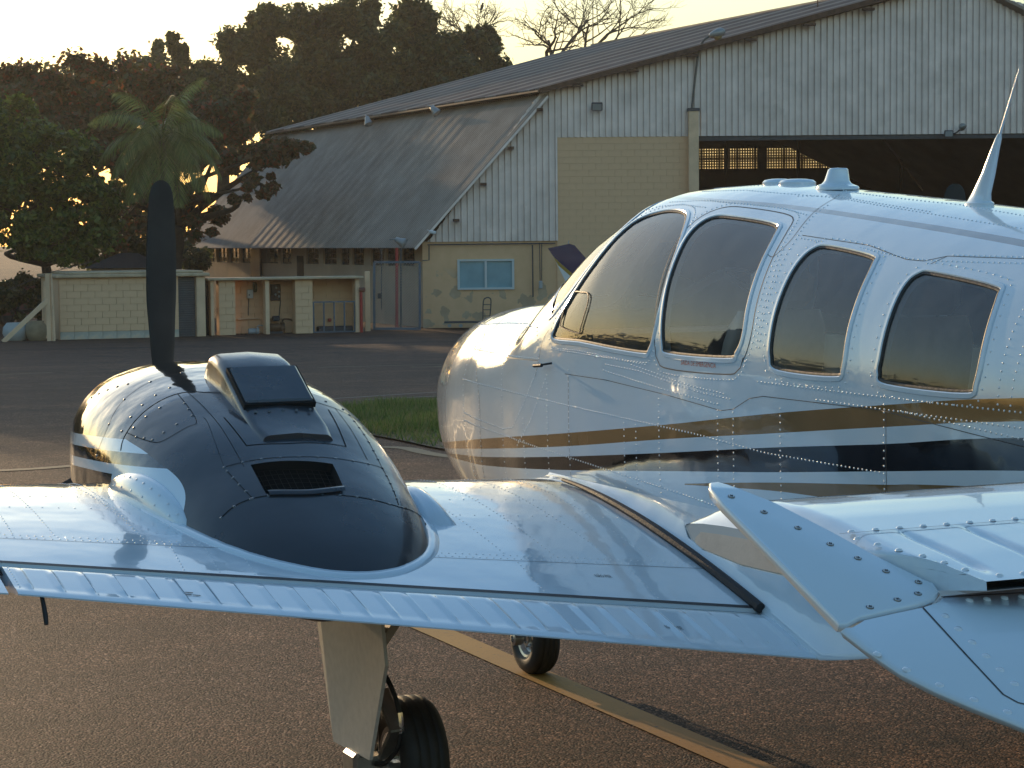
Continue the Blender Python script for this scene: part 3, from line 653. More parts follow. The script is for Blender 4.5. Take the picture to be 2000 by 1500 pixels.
# cooling outlet: lip, screen and dark duct
mb = MB(); P = nac(exh[:, 0], exh[:, 1]); N = nnor(P)
V = np.vstack([P, P-N*.10]); n = len(P); F = [(i, (i+1) % n, (i+1) % n+n, i+n) for i in range(n)]+[tuple(range(n, 2*n))]
mk('outlet_duct', V, F, M['dark'], nacl)
mb = MB()
for i in range(13):
    u = i/12; a = exh[0]*(1-u)+exh[10]*u; b = exh[30]*(1-u)+exh[20]*u; q = np.linspace(a, b, 8); PP = nac(q[:, 0], q[:, 1]); mb.tube(PP-nnor(PP)*.03, .0010, 4)
for i in range(7):
    u = i/6; a = exh[0]*(1-u)+exh[30]*u; b = exh[10]*(1-u)+exh[20]*u; q = np.linspace(a, b, 8); PP = nac(q[:, 0], q[:, 1]); mb.tube(PP-nnor(PP)*.03, .0010, 4)
mb.build('outlet_screen', plain('dark_wire', (.014, .010, .008), .7), nacl)['kind'] = 'stuff'
mb = MB(); q = spline([(-.36, 1.955), (-.392, 1.66), (-.38, 1.38)], 20); P = nac(q[:, 0], q[:, 1]); N = nnor(P); T = np.gradient(P, axis=0)
mb.grid(np.stack([P+N*.001+np.array((0, -.012, 0)), P+N*.012, P+N*.016+np.array((0, .014, 0)), P+N*.010+np.array((0, .022, 0)), P+np.array((0, .02, -.01))], 1)); mk('outlet_lip', mb.V, mb.F, M['cowl_matt'], nacl, True)
# intercooler scoop on the cowl: rounded box, hinged lid, ramp
def scoop(mir):
    sx = -1 if mir else 1
    Yk = [.545, .535, .50, .46, .38, .315, .30, .10, .085, .0, -.075]
    zk = [1.45, 1.525, 1.552, 1.557, 1.538, 1.515, 1.506, 1.392, 1.384, 1.345, 1.318]
    rows = []
    for Y, z in zip(Yk, zk):
        hw_ = .132 if Y > -.02 else .12; zb_ = min(float(nac(np.array([Y]), np.array([1.57]))[0][2])-.04, z-.02); xc = -1.775; r = min(.035, (z-zb_)*.5); row = []
        row.append((xc-hw_-.02, Y, zb_-.02)); row.append((xc-hw_-.006, Y, zb_+.3*(z-r-zb_)))
        for a in np.linspace(math.pi, math.pi/2, 6): row.append((xc-hw_+r+r*math.cos(a), Y, z-r+r*math.sin(a)))
        row.append((xc, Y, z+.004))
        for a in np.linspace(math.pi/2, 0, 6): row.append((xc+hw_-r+r*math.cos(a), Y, z-r+r*math.sin(a)-.006))
        row.append((xc+hw_+.006, Y, zb_+.3*(z-r-zb_))); row.append((xc+hw_+.02, Y, zb_-.02)); rows.append(row)
    G = np.array(rows)*np.array((sx, 1, 1)); mbs = MB().grid(G, flip=not mir); k = G.shape[1]; mbs.F.append(tuple(range(k))); mbs.M.append(0); mbs.F.append(tuple((len(Yk)-1)*k+j for j in range(k))); mbs.M.append(0)
    o = mk('air_scoop', mbs.V, mbs.F, M['cowl_matt'], plane, True, sharp=50)
    # lid stands proud with a dark shut line round it
    c0 = np.array((-1.775, .300, 1.508)); c1 = np.array((-1.775, .112, 1.402)); d = c1-c0; L = np.linalg.norm(d); d /= L; u = np.array((1., 0, 0)); nn = np.cross(u, d); nn = nn if nn[2] > 0 else -nn
    for nm, hw_, g, lo, hi, mt, bv in (('lid_gap', .124, .007, -.012, .0075, 'dark', 0), ('lid', .117, 0.0, -.01, .017, 'cowl_matt', .007)):
        mbl = MB().box((c0+c1)/2+nn*(lo+hi)/2, d*(L/2+g), u*hw_, nn*(hi-lo)/2, bev=bv)
        V2 = np.array(mbl.V)*np.array((sx, 1, 1)); F2 = mbl.F if sx > 0 else [f[::-1] for f in mbl.F]
        mk(nm, V2, F2, M[mt], o, False)
    mbl = MB(); PN = []
    for i in range(5): PN.append((np.array((sx*(-1.87+i*.047), .075, 1.384)), np.array((0, -.42, .9))))
    V2, F2 = rivet_mesh(PN, .006, .004, 8); mk('rivets', V2, F2, M['rivet_dark'], o)['kind'] = 'stuff'
scoop(False); scoop(True)
# base flange of the scoop
mb = MB(); q0 = [(.12, 1.86), (-.085, 1.86), (-.105, 1.6), (-.10, 1.16), (.20, 1.10)]; P, N = ncl(q0, 60, False); ribbon(NS, P, N, .004)
ribbon(mb, P, N, .004, .001); mb.build('scoop_flange', M['dark'], nacl)
# white blister fairing where the outboard wing meets the nacelle, and the lip round the nacelle tail
rows = []
for u in np.linspace(0, 1, 22):
    Y = .36-.62*u; cx = -2.275+.085*u; h = .098*math.sin(math.pi*min(u*.93+.07, 1))**.6; wd = .054*math.sin(math.pi*min(u*.95+.05, 1))**.5; zb_ = wtop(abs(cx), wc(abs(cx), Y))[2]-.006
    rows.append([(cx-wd*math.cos(a), Y, zb_+h*math.sin(a)) for a in np.linspace(0, math.pi, 13)])
mb = MB().grid(np.array(rows), flip=True); bl = mk('blister_fairing', mb.V, mb.F, M['white'], plane, True)
PN = [(np.array(rows[i][4]), np.array((-.5, .1, .85))) for i in range(3, 20, 2)]+[(np.array(rows[i][2]), np.array((-.85, .1, .5))) for i in range(3, 20, 3)]
V_, F_ = rivet_mesh(PN, .005, .002); mk('rivets', V_, F_, M['rivet'], bl)['kind'] = 'stuff'
rows = []
for u in np.linspace(0, 1, 14):
    Y = .15-.42*u; cx = -1.345+.0*u; h = .07*math.sin(math.pi*min(u*.9+.1, 1))**.6; zb_ = wtop(abs(cx), wc(abs(cx), Y))[2]-.006
    rows.append([(cx-.05*math.cos(a), Y, zb_+h*math.sin(a)) for a in np.linspace(0, math.pi, 9)])
mb = MB().grid(np.array(rows), flip=True); mk('blister_fairing', mb.V, mb.F, M['white'], plane, True)
ring = []
for u in np.linspace(0, 1, 90):
    # intersection of nacelle with wing top found by search along t at fixed Y going round the tail
    pass
def inter(Y, left):
    ts = np.linspace(math.pi/2, math.pi if left else 0, 200); P = nac(np.full(200, Y), ts)
    for p in P:
        if p[2] < wtop(abs(p[0]), min(max(wc(abs(p[0]), Y), 0), 1))[2]: return p
    return None
Yr = np.concatenate([np.linspace(.0, -.5, 24), np.linspace(-.52, -.72, 30)]); A = [inter(Y, True) for Y in Yr]; B = [inter(Y, False) for Y in Yr]
ok_ = [i for i in range(len(Yr)) if A[i] is not None and B[i] is not None and abs(A[i][0]-B[i][0]) > .03]
ring = np.array([A[i] for i in ok_]+[B[i] for i in ok_][::-1]); ring = spline(ring, 120)
T = np.gradient(ring, axis=0); T /= np.linalg.norm(T, axis=1)[:, None]; O = np.cross(T, (0, 0, 1.)); O /= np.linalg.norm(O, axis=1)[:, None]
cc_ = np.array((XN, -.1, 1.0)); O *= np.sign(((ring-cc_)*O).sum(1))[:, None]
def wz(p): return np.array((p[0], p[1], wtop(abs(p[0]), min(max(wc(abs(p[0]), p[1]), 0), 1))[2]))
R0 = ring+np.array((0, 0, .012)); R1 = np.array([wz(p) for p in ring+O*.012])+np.array((0, 0, .007)); R2 = np.array([wz(p) for p in ring+O*.027])+np.array((0, 0, .004)); R3 = np.array([wz(p) for p in ring+O*.030])
mb = MB().grid(np.stack([ring-O*.01+np.array((0, 0, .004)), R0, R1, R2, R3], 1)); mk('nacelle_fillet', mb.V, mb.F, M['white'], plane, True)
# pitot-like drain mast and cowl side rods (thin bits by the cowl)
# ---- propellers
def blade(hub, ang, sx, par):
    """one blade; ang 0 = straight up; lies in the XZ plane, twisted"""
    R = .985; rs = np.concatenate([np.linspace(.10, .92, 20), np.linspace(.935, 1, 12)]); rows = []
    ca, sa = math.cos(ang), math.sin(ang); er = np.array((sa, 0, ca)); et = np.array((ca, 0, -sa)); ey = np.array((0, 1.0, 0))
    for u in rs:
        ch = np.interp(u, [.10, .18, .30, .55, .75, .88, .94, .97, .99, 1.0], [.075, .092, .116, .142, .134, .118, .104, .088, .060, .02])
        tw = math.radians(np.interp(u, [.1, .3, .6, 1], [34, 27, 20, 14])); th = np.interp(u, [.1, .3, 1], [.045, .022, .006])
        a = et*math.cos(tw)+ey*math.sin(tw)*sx; b = np.cross(er, a); row = []; off = np.interp(u, [.1, .5, 1], [0, -.006, .004])
        for k in range(14):
            p = 2*math.pi*k/14; row.append(hub+er*R*u+a*(ch/2*math.cos(p)+off)+b*(th/2*math.sin(p)))
        rows.append(row+[row[0]])
    mb = MB().grid(np.array(rows)); k = 15; mb.F.append(tuple((len(rs)-1)*k+j for j in range(14))); mb.M.append(0)
    return mk('propeller_blade', mb.V, mb.F, M['prop'], par, True)
for sx, rot in ((1, 0.0), (-1, math.radians(4))):
    hub = np.array((XN*sx, 1.455, 1.195))
    mb = MB(); prof = [(-.075, .185), (-.06, .19), (0, .185), (.06, .165), (.13, .125), (.2, .07), (.235, .03), (.245, .002)]; mb.lathe(hub, (0, 1, 0), prof, 28)
    sp = mk('spinner', mb.V, mb.F, M['white'], plane, True)
    for k in range(3): blade(hub, rot+k*2*math.pi/3, sx, plane)

# ---- landing gear
def wheel(c, r, wd, name='wheel'):
    c = np.asarray(c, float); h = wd/2
    prof = [(-h*.72, r*.50), (-h*.95, r*.60), (-h*1.0, r*.74), (-h*.88, r*.90), (-h*.62, r*.975), (-h*.45, r*.99), (-h*.43, r*.975), (-h*.37, r*.975), (-h*.35, r*.995), (-.06*h, r), (-.04*h, r*.985), (.04*h, r*.985), (.06*h, r), (h*.35, r*.995), (h*.37, r*.975), (h*.43, r*.975), (h*.45, r*.99), (h*.62, r*.975), (h*.88, r*.90), (h, r*.74), (h*.95, r*.60), (h*.72, r*.50)]
    mb = MB().lathe(c, (1, 0, 0), prof, 48); ty = mk('tyre', mb.V, mb.F, M['tyre'], plane, True)
    mb = MB().lathe(c, (1, 0, 0), [(-h*.62, .0), (-h*.62, r*.14), (-h*.72, r*.15), (-h*.72, r*.22), (-h*.45, r*.24), (-h*.40, r*.40), (-h*.72, r*.46), (-h*.78, r*.525), (-h*.6, r*.53), (h*.6, r*.53), (h*.78, r*.525), (h*.5, r*.4), (h*.5, 0)], 32)
    for k in range(6):
        a = k*math.pi/3; mb.lathe(c+np.array((-h*.44, r*.31*math.cos(a), r*.31*math.sin(a))), (-1, 0, 0), [(0, r*.04), (h*.10, r*.04), (h*.1, 0)], 8)
    mk('rim', mb.V, mb.F, M['alu'], ty, True, sharp=35); return ty
for sx in (1, -1):
    wx = -1.375*sx
    wheel((wx, .0, .2), .208, .165)
    mb = MB(); top = np.array((-1.56*sx, .06, 1.0)); 
    mb.tube([(-1.52*sx, .05, 1.0), (-1.505*sx, .03, .46)], .036, 14, 0); mb.tube([(-1.505*sx, .03, .48), (-1.50*sx, .02, .17)], .026, 14, 1)
    mb.tube([(-1.50*sx, .02, .20), (-1.40*sx, .0, .205)], .026, 12, 1); mb.abox((-1.56*sx-.03, -.05, .13), (-1.56*sx+.07, .07, .24), 0, .012)
    mb.bar((-1.49*sx, -.05, .45), (-1.47*sx, -.14, .33), .05, .014, 0); mb.bar((-1.47*sx, -.14, .33), (-1.48*sx, -.05, .22), .05, .014, 0)
    mb.lathe((-1.43*sx, .0, .205), (1, 0, 0), [(-.012, 0), (-.012, .085), (.012, .085), (.012, 0)], 24, 1)
    mb.abox((-1.465*sx-.03, -.105, .12), (-1.465*sx+.03, -.03, .21), 0, .01)
    mb.build('gear_leg', [M['alu'], M['chrome']], plane, True)
    mb = MB(); mb.bar((-1.50*sx, .02, .55), (-1.22*sx, .05, .90), .05, .03, 0); mb.bar((-1.50*sx, .10, .60), (-1.36*sx, .16, .92), .05, .035, 0); mb.lathe((-1.485*sx, -.03, .545), (0, 1, 0), [(-.03, 0), (-.03, .018), (.06, .018), (.06, 0)], 12)
    mb.build('drag_brace', M['geardoor'], plane, False)
    hs = spline([(-1.50*sx, -.06, .53), (-1.475*sx, -.10, .47), (-1.455*sx, -.125, .38), (-1.46*sx, -.13, .28), (-1.49*sx, -.09, .215), (-1.52*sx, -.06, .205)], 24); mb = MB(); mb.tube(hs, .0085, 8); mb.build('brake_hose', M['rubber'], plane, True)
    mb = MB(); mb.tube(hs[9:13], .0115, 8); mb.build('hose_ferrule', M['chrome'], plane, True)
for sx in (1, -1):
    poly = [(-1.585*sx, .36, .90), (-1.585*sx, -.25, .92), (-1.572*sx, -.274, .719), (-1.57*sx, -.302, .583), (-1.568*sx, -.137, .239), (-1.568*sx, .218, .227), (-1.57*sx, .36, .60)]
    mb = MB().prism(poly, (.012*sx, 0, 0)); mb.build('gear_door', M['geardoor'], plane)
    mb = MB(); mb.bar((-1.56*sx, .02, .52), (-1.50*sx, .02, .52), .03, .03); mb.bar((-1.56*sx, .02, .32), (-1.50*sx, .02, .32), .03, .03); mb.build('door_link', M['alu'], plane)
wheel((0, 1.98, .165), .165, .125)
mb = MB()
for s in (-1, 1):
    mb.bar((.085*s, 1.98, .165), (.085*s, 2.0, .37), .022, .05, 0, bev=.006); mb.lathe((.085*s, 1.98, .165), (s, 0, 0), [(-.02, .03), (.022, .03), (.026, .016), (.012, .014), (.012, 0)], 16, 0)
mb.box((0, 2.0, .38), (.10, 0, 0), (0, .04, 0), (0, 0, .025), 0, .01); mb.tube([(0, 2.0, .38), (0, 2.05, .95)], .036, 14, 0); mb.tube([(0, 2.0, .36), (0, 2.02, .55)], .027, 14, 1)
mb.bar((0, 1.93, .42), (0, 1.86, .52), .05, .015); mb.bar((0, 1.86, .52), (0, 1.98, .62), .05, .015)
mb.build('nose_gear_leg', [M['alu'], M['chrome']], plane, True)
for s in (-1, 1):
    mb = MB().prism([(.16*s, 2.3, .74), (.16*s, 1.75, .71), (.20*s, 1.78, .44), (.20*s, 2.25, .46)], (.01*s, 0, 0)); mb.build('nose_gear_door', M['white_flat'], plane)
# ---- tail: stabiliser, drooped elevator with horn balance, fin
def stab(mir):
    sx = -1 if mir else 1
    prof = [(-4.205, 1.449), (-4.08, 1.470), (-3.94, 1.489), (-3.85, 1.501), (-3.76, 1.508), (-3.68, 1.508), (-3.60, 1.499), (-3.53, 1.483), (-3.485, 1.464), (-3.468, 1.446), (-3.478, 1.428), (-3.53, 1.413), (-3.66, 1.403), (-3.9, 1.407), (-4.08, 1.420), (-4.205, 1.436)]
    prof = np.array(prof); dense = []
    for i in range(len(prof)-1): dense += [prof[i]*(1-u)+prof[i+1]*u for u in np.linspace(0, 1, 7 if i < 3 else 4)[:-1]]
    dense = np.array(dense+[prof[-1]]); xs = np.unique(np.concatenate([np.linspace(-2.205, -1.5, 180), np.linspace(-1.5, -.1, 20)])); rows = []
    for X in xs:
        sw = .10*(2.205+X)/2.0; row = []
        for (Y, z) in dense:
            Yq = Y+sw*np.clip((Y+4.2)/.75, 0, 1.0); dz = 0
            if z > 1.45 and -4.16 < Y < -3.96:       # pressed stiffening grooves
                k = ((X+2.205-.085) % .118); dz = -.006*math.exp(-((k-.03)/.009)**2)*min(1, (Y+4.17)/.02, (-3.955-Y)/.02)
            if z > 1.44: dz -= max(z-1.449, 0)*.75*max(0, (-2.145-X)/.06)**2*np.clip((Y+4.25)/.25, 0, 1)
            row.append((max(X, float(np.interp(Y, [-4.21, -4.108, -4.09, -4.03, -3.946, -3.90], [-2.122, -2.138, -2.148, -2.178, -2.205, -2.205])))*sx, Yq, z+dz))
        rows.append(row)
    G = np.array(rows); mb = MB().grid(G, flip=mir); k = G.shape[1]
    o = mk('stabiliser', mb.V, mb.F, M['white_flat'], plane, True, sharp=50)
    # recessed end rib in primer
    col = G[0]; it = int(np.argmax(dense[:, 0])); up, dn = col[:it+1], col[it:][::-1]; up = up[np.argsort(up[:, 1])]; dn = dn[np.argsort(dn[:, 1])]
    Yg = np.linspace(-4.205, up[-1, 1]-.002, 40); tx = np.interp(Yg, up[:, 1], up[:, 0]); tz = np.interp(Yg, up[:, 1], up[:, 2]); bz = np.interp(Yg, dn[:, 1], dn[:, 2])
    mr = MB().grid(np.stack([np.stack([tx, Yg, tz], -1), np.stack([tx+.001*sx, Yg, bz], -1)], 1)); mk('end_wall', mr.V, mr.F, M['white_flat'], o, False)
    k_ = (Yg > -4.0) & (Yg < -3.50); Yr_ = Yg[k_]; f_ = np.clip((-3.495-Yr_)/.03, 0, 1); zt_r = bz[k_]+.004+(tz[k_]-.014-bz[k_]-.004)*f_
    mr = MB().grid(np.stack([np.stack([tx[k_]-.0015*sx, Yr_, zt_r], -1), np.stack([tx[k_]-.0015*sx, Yr_, bz[k_]+.003], -1)], 1)); mk('end_rib', mr.V, mr.F, M['geardoor'], o, False)
    ml = MB(); 
    q = np.array([(X, -3.945+.10*(2.205+X)/2.0*.34, 1.4895) for X in np.linspace(-2.2, -.3, 30)])*np.array((sx, 1, 1)); ribbon(ml, q, np.tile((0, 0, 1.), (30, 1)), .003, .0012); mk('panel_seams', ml.V, ml.F, M['seam'], o)
    if not mir:
        pts = [((X, -3.932+.10*(2.205+X)/2.0*.35, 1.4915), (0, .1, 1)) for X in np.arange(-2.17, -1.4, .044)]+[((X, -4.185, 1.4535), (0, -.15, 1)) for X in np.arange(-2.085, -1.4, .042)]
        pts += [((float(np.interp(Y, [-4.21, -4.09, -4.03, -3.946], [-2.115, -2.150, -2.178, -2.205]))+.013, Y, 1.5), (-.1, 0, 1)) for Y in np.arange(-4.15, -3.96, .036)]+[((-2.180, Y, 1.478), (-.3, 0, 1)) for Y in (-3.60, -3.64, -3.68, -3.72)]
        V0, F0 = rivet_mesh([(np.zeros(3), np.array((0, 0, 1.)))], .0060, .0032, 10); me = None
        for p, nrm in pts:
            if me is None:
                ob = mk('rivet', V0, F0, M['rivet'], o, True); me = ob.data
            else: ob = bpy.data.objects.new('rivet', me); COL.objects.link(ob); ob.parent = o
            z = p[2]
            Ys_, zs_ = dense[::-1, 0], dense[::-1, 1]
            top = dense[dense[:, 1] > 1.44]; top = top[np.argsort(top[:, 0])]
            sw = .10*(2.205+p[0])/2.0; Yb = p[1]-sw*np.clip((p[1]+4.2)/.75, 0, 1); z = float(np.interp(Yb, top[:, 0], top[:, 1]))
            ob.location = Vector((p[0], p[1], z))-wloc(o); ob.rotation_euler = Vector(nrm).to_track_quat('Z', 'Y').to_euler()
    return o
def ez(Y): return 1.40+.40*(Y+4.18)
EN = np.array((0, -.40, 1.0)); EN /= np.linalg.norm(EN)
def slab(poly, th, mat, name, par, sx, lift=0.0, bev=.006):
    """thin rounded plate lying on the drooped elevator plane; poly in (X, Y)"""
    P = np.array([(x, y, ez(y)) for x, y in poly]); c = P.mean(0); n = len(P); V = []; 
    for sc, h in ((1, -th*.5), (1, -bev), (None, 0)):
        for p in P:
            q = p.copy()
            if sc is None:
                d = c-p; q = p+d/np.linalg.norm(d)*bev
            V.append((q+EN*(h+lift))*np.array((sx, 1, 1)))
    B = [(p-EN*th+(c-p)/np.linalg.norm(c-p)*bev+EN*lift)*np.array((sx, 1, 1)) for p in P]; V = B+V
    F = [(k*n+i, k*n+(i+1) % n, (k+1)*n+(i+1) % n, (k+1)*n+i) for k in range(3) for i in range(n)]+[tuple(range(3*n, 4*n)), tuple(range(n))[::-1]]
    return mk(name, V, F, mat, par, True, sharp=50)
for mir in (False, True):
    sx = -1 if mir else 1; so_ = stab(mir)
    nose = [(-2.352, -4.180), (-2.3515, -3.99), (-2.350, -3.85), (-2.346, -3.805), (-2.336, -3.787), (-2.324, -3.786), (-2.312, -3.795), (-2.295, -3.815), (-2.263, -3.857), (-2.218, -3.946), (-2.183, -4.03), (-2.153, -4.091), (-2.142, -4.108), (-2.146, -4.126), (-2.165, -4.140), (-2.20, -4.150), (-2.252, -4.158), (-2.31, -4.168), (-2.340, -4.181)]
    ev = slab([(-2.350, -4.184), (-2.338, -4.184), (-2.31, -4.170), (-2.252, -4.160), (-2.20, -4.152), (-2.165, -4.142), (-2.146, -4.128), (-.25, -4.126), (-.25, -4.56), (-1.0, -4.56), (-1.9, -4.535), (-2.10, -4.50), (-2.17, -4.472), (-2.227, -4.429), (-2.27, -4.376), (-2.299, -4.337), (-2.325, -4.291), (-2.342, -4.23)], .016, M['white_flat'], 'elevator', plane, sx)
    hn = slab(nose, .016, M['white_flat'], 'elevator_horn', ev, sx, .0045, .004)
    ml = MB()
    for L in ([(-2.196, -4.156), (-2.206, -4.27), (-2.213, -4.365), (-2.204, -4.385), (-2.10, -4.45), (-1.6, -4.50), (-.4, -4.51)], [(-2.15, -4.135), (-1.6, -4.165), (-.4, -4.17)]):
        q = np.vstack([np.linspace(L[i], L[i+1], 8) for i in range(len(L)-1)]); P = np.array([(x*sx, y, ez(y)) for x, y in q]); ribbon(ml, P, np.tile(EN, (len(P), 1)), .0028, .001)
    mk('panel_seams', ml.V, ml.F, M['seam'], ev)['kind'] = 'stuff'
    if not mir:
        PN = [(np.array((x, y, ez(y))), EN) for x, y in [(-2.11+.03*i, -4.148-.001*i) for i in range(0, 50)]+[(-2.175-.0008*i, -4.18-.033*i) for i in range(6)]+[(-2.335, -4.25), (-2.315, -4.29), (-2.29, -4.33), (-2.262, -4.368), (-2.232, -4.40), (-2.198, -4.43), (-2.16, -4.455)]]
        V_, F_ = rivet_mesh(PN, .0065, .0028, 10); mk('rivets', V_, F_, M['rivet'], ev, True)['kind'] = 'stuff'
        # cross-head screws on the horn
        ms = None
        for x, y in [(-2.325, -3.835), (-2.297, -3.885), (-2.268, -3.935), (-2.243, -3.985), (-2.222, -4.027), (-2.199, -4.066), (-2.166, -4.10), (-2.186, -4.128), (-2.228, -4.138), (-2.282, -4.150)]:
            if ms is None:
                mb = MB().lathe((0, 0, 0), (0, 0, 1), [(.0004, .0056), (.0007, .0055), (.0004, .0049), (.0012, .0046), (.0018, .003), (.0019, 0)], 14)
                mb.M = [1 if i < 28 else 0 for i in range(len(mb.F))]
                for a in (0, math.pi/2): mb.box((0, 0, .0019), (.0028*math.cos(a), .0028*math.sin(a), 0), (-.0005*math.sin(a), .0005*math.cos(a), 0), (0, 0, .0004), 1)
                ob = mk('screw', mb.V, mb.F, [M['alu'], M['seam']], hn, False, mb.M); ms = ob.data
            else: ob = bpy.data.objects.new('screw', ms); COL.objects.link(ob); ob.parent = hn
            ob.location = Vector((x, y, ez(y)))+Vector(EN)*.0050-wloc(hn); ob.rotation_euler = (Vector(EN).to_track_quat('Z', 'Y').to_matrix() @ Matrix.Rotation(x*37, 3, 'Z')).to_euler()
fp = [(-3.1, 1.78), (-3.75, 2.0), (-4.35, 2.85), (-4.85, 2.9), (-5.05, 1.55), (-4.2, 1.60)]
rows = []
for u in np.linspace(0, 1, 12):
    y0, z0 = np.array((-3.6, 1.70))*(1-u)+np.array((-4.35, 2.9))*u; y1, z1 = np.array((-5.0, 1.5))*(1-u)+np.array((-4.95, 2.9))*u; row = []
    for s in (1, -1):
        for c in (np.linspace(0, 1, 14)**1.6 if s > 0 else (np.linspace(1, 0, 14)**1.6)): row.append((s*.6*.12*(1.1-u*.4)*(.2969*math.sqrt(c)-.126*c-.3516*c*c+.2843*c**3-.1036*c**4)*5*.6, y0+(y1-y0)*c, z0+(z1-z0)*c))
    rows.append(row)
mb = MB().grid(np.array(rows)); k = 28; mb.F.append(tuple(11*k+j for j in range(k))); mb.M.append(0); mk('fin', mb.V, mb.F, M['white_flat'], plane, True, sharp=40)
# ---- antennas on the cabin roof
def crown(Y, x=0.0):
    zt, zb, zw, hw, n1, n2 = [float(q) for q in fpar(np.array(Y))]; return zw+(zt-zw)*(1-(abs(x)/hw)**n1)**(1/n1)
mb = MB()
for (Y, r) in ((-.12, .055), (-.245, .062)): mb.lathe((.0, Y, crown(Y)-.008), (0, 0, 1), [(0, r*1.05), (.014, r*1.05), (.022, r*.9), (.026, r*.5), (.027, 0)], 24)
mb.build('puck_antenna', M['white_flat'], plane, True)
mb = MB(); Y0 = -.53; zb = crown(Y0)-.006; mb.lathe((-.02, Y0, zb), (0, 0, 1), [(0, .085), (.006, .086), (.012, .082), (.016, .066), (.022, .05), (.032, .042), (.068, .034), (.073, .028), (.075, 0)], 28)
for i, v in enumerate(mb.V):
    if v[2] > zb+.014: mb.V[i] = (v[0], v[1]+.02*0-.018*(v[2]-zb)/.09+.008, v[2])
    else: mb.V[i] = (-.02+(v[0]+.02)*.8, v[1], v[2])
mb.build('blade_antenna', M['white_flat'], plane, True)
mb = MB(); Y0 = -1.33; zb = crown(Y0)-.008; rows = []
for h, ax, ay, sh in ((0, .034, .060, 0), (.012, .034, .060, 0), (.018, .026, .050, 0), (.04, .022, .040, -.01), (.10, .018, .026, -.045), (.165, .013, .015, -.075), (.20, .010, .0105, -.092), (.215, .006, .006, -.098)):
    rows.append([(-.03+ax*math.cos(a), Y0+sh+ay*math.sin(a), zb+h) for a in np.linspace(0, 2*math.pi, 21)])
mb.grid(np.array(rows)); mb.tube([(-.03, Y0-.098, zb+.21), (-.03, Y0-.19, zb+.40)], [.0042, .0016], 8); mb.build('whip_antenna', M['white_flat'], plane, True, 50)
mb = MB(); mb.tube([(-.555, .57, 1.480), (-.605, .60, 1.470)], .004, 8); mb.tube([(-.60, .585, 1.471), (-.60, .655, 1.466)], .007, 8); mb.build('temperature_probe', M['rubber'], plane, True)
# ---- cabin: floor, panel, seats
mb = MB().abox((-.44, -2.4, .93), (.44, 1.0, .96)); mb.build('cabin_floor', M['lining'], plane)
rows = [[(x, y, z) for x in np.linspace(-.45, .45, 9)] for (y, z) in ((.42, 1.45), (.46, 1.585), (.60, 1.60), (.85, 1.57), (1.0, 1.52))]
mb = MB().grid(np.array(rows)); mb.box((0, .50, 1.36), (.44, 0, 0), (0, .03, 0), (0, 0, .16)); mk('instrument_panel', mb.V, mb.F, M['dash'], plane, False)
for s in (-1, 1):
    for Y, f in ((-.30, 1), (-1.12, 1), (-1.95, 1)):
        mb = MB(); X = .25*s
        mb.box((X, Y+.12, 1.24), (.20, 0, 0), (0, .23, .02), (0, 0, .06), 0, .05)
        st_ = mb.build('seat', M['leather'], plane, True, 60)
        mb = MB(); b0 = np.array((X, Y-.12, 1.28)); b1 = np.array((X, Y-.24, 1.70)); pts = []
        rows = []
        for u in np.linspace(0, 1, 9):
            c = b0*(1-u)+b1*u; wv = .205*(1-.12*u-.12*max(u-.8, 0)*5); tv = .06*(1-.2*u-(.6 if u > .95 else 0)); rows.append([(c[0]+wv*math.copysign(abs(math.cos(a))**.5, math.cos(a)), c[1]+tv*math.copysign(abs(math.sin(a))**.6, math.sin(a)), c[2]) for a in np.linspace(0, 2*math.pi, 25)])
        mb.grid(np.array(rows)); mk('backrest', mb.V, mb.F, M['leather'], st_, True, sharp=70)
        mb = MB().box((X, Y-.255, 1.775), (.11, 0, 0), (0, .035, .01), (0, -.01, .065), 0, .035); mb.tube([(X-.05, Y-.24, 1.69), (X-.05, Y-.25, 1.76)], .006, 6); mb.tube([(X+.05, Y-.24, 1.69), (X+.05, Y-.25, 1.76)], .006, 6); mb.build('headrest', M['leather'], st_, True, 60)
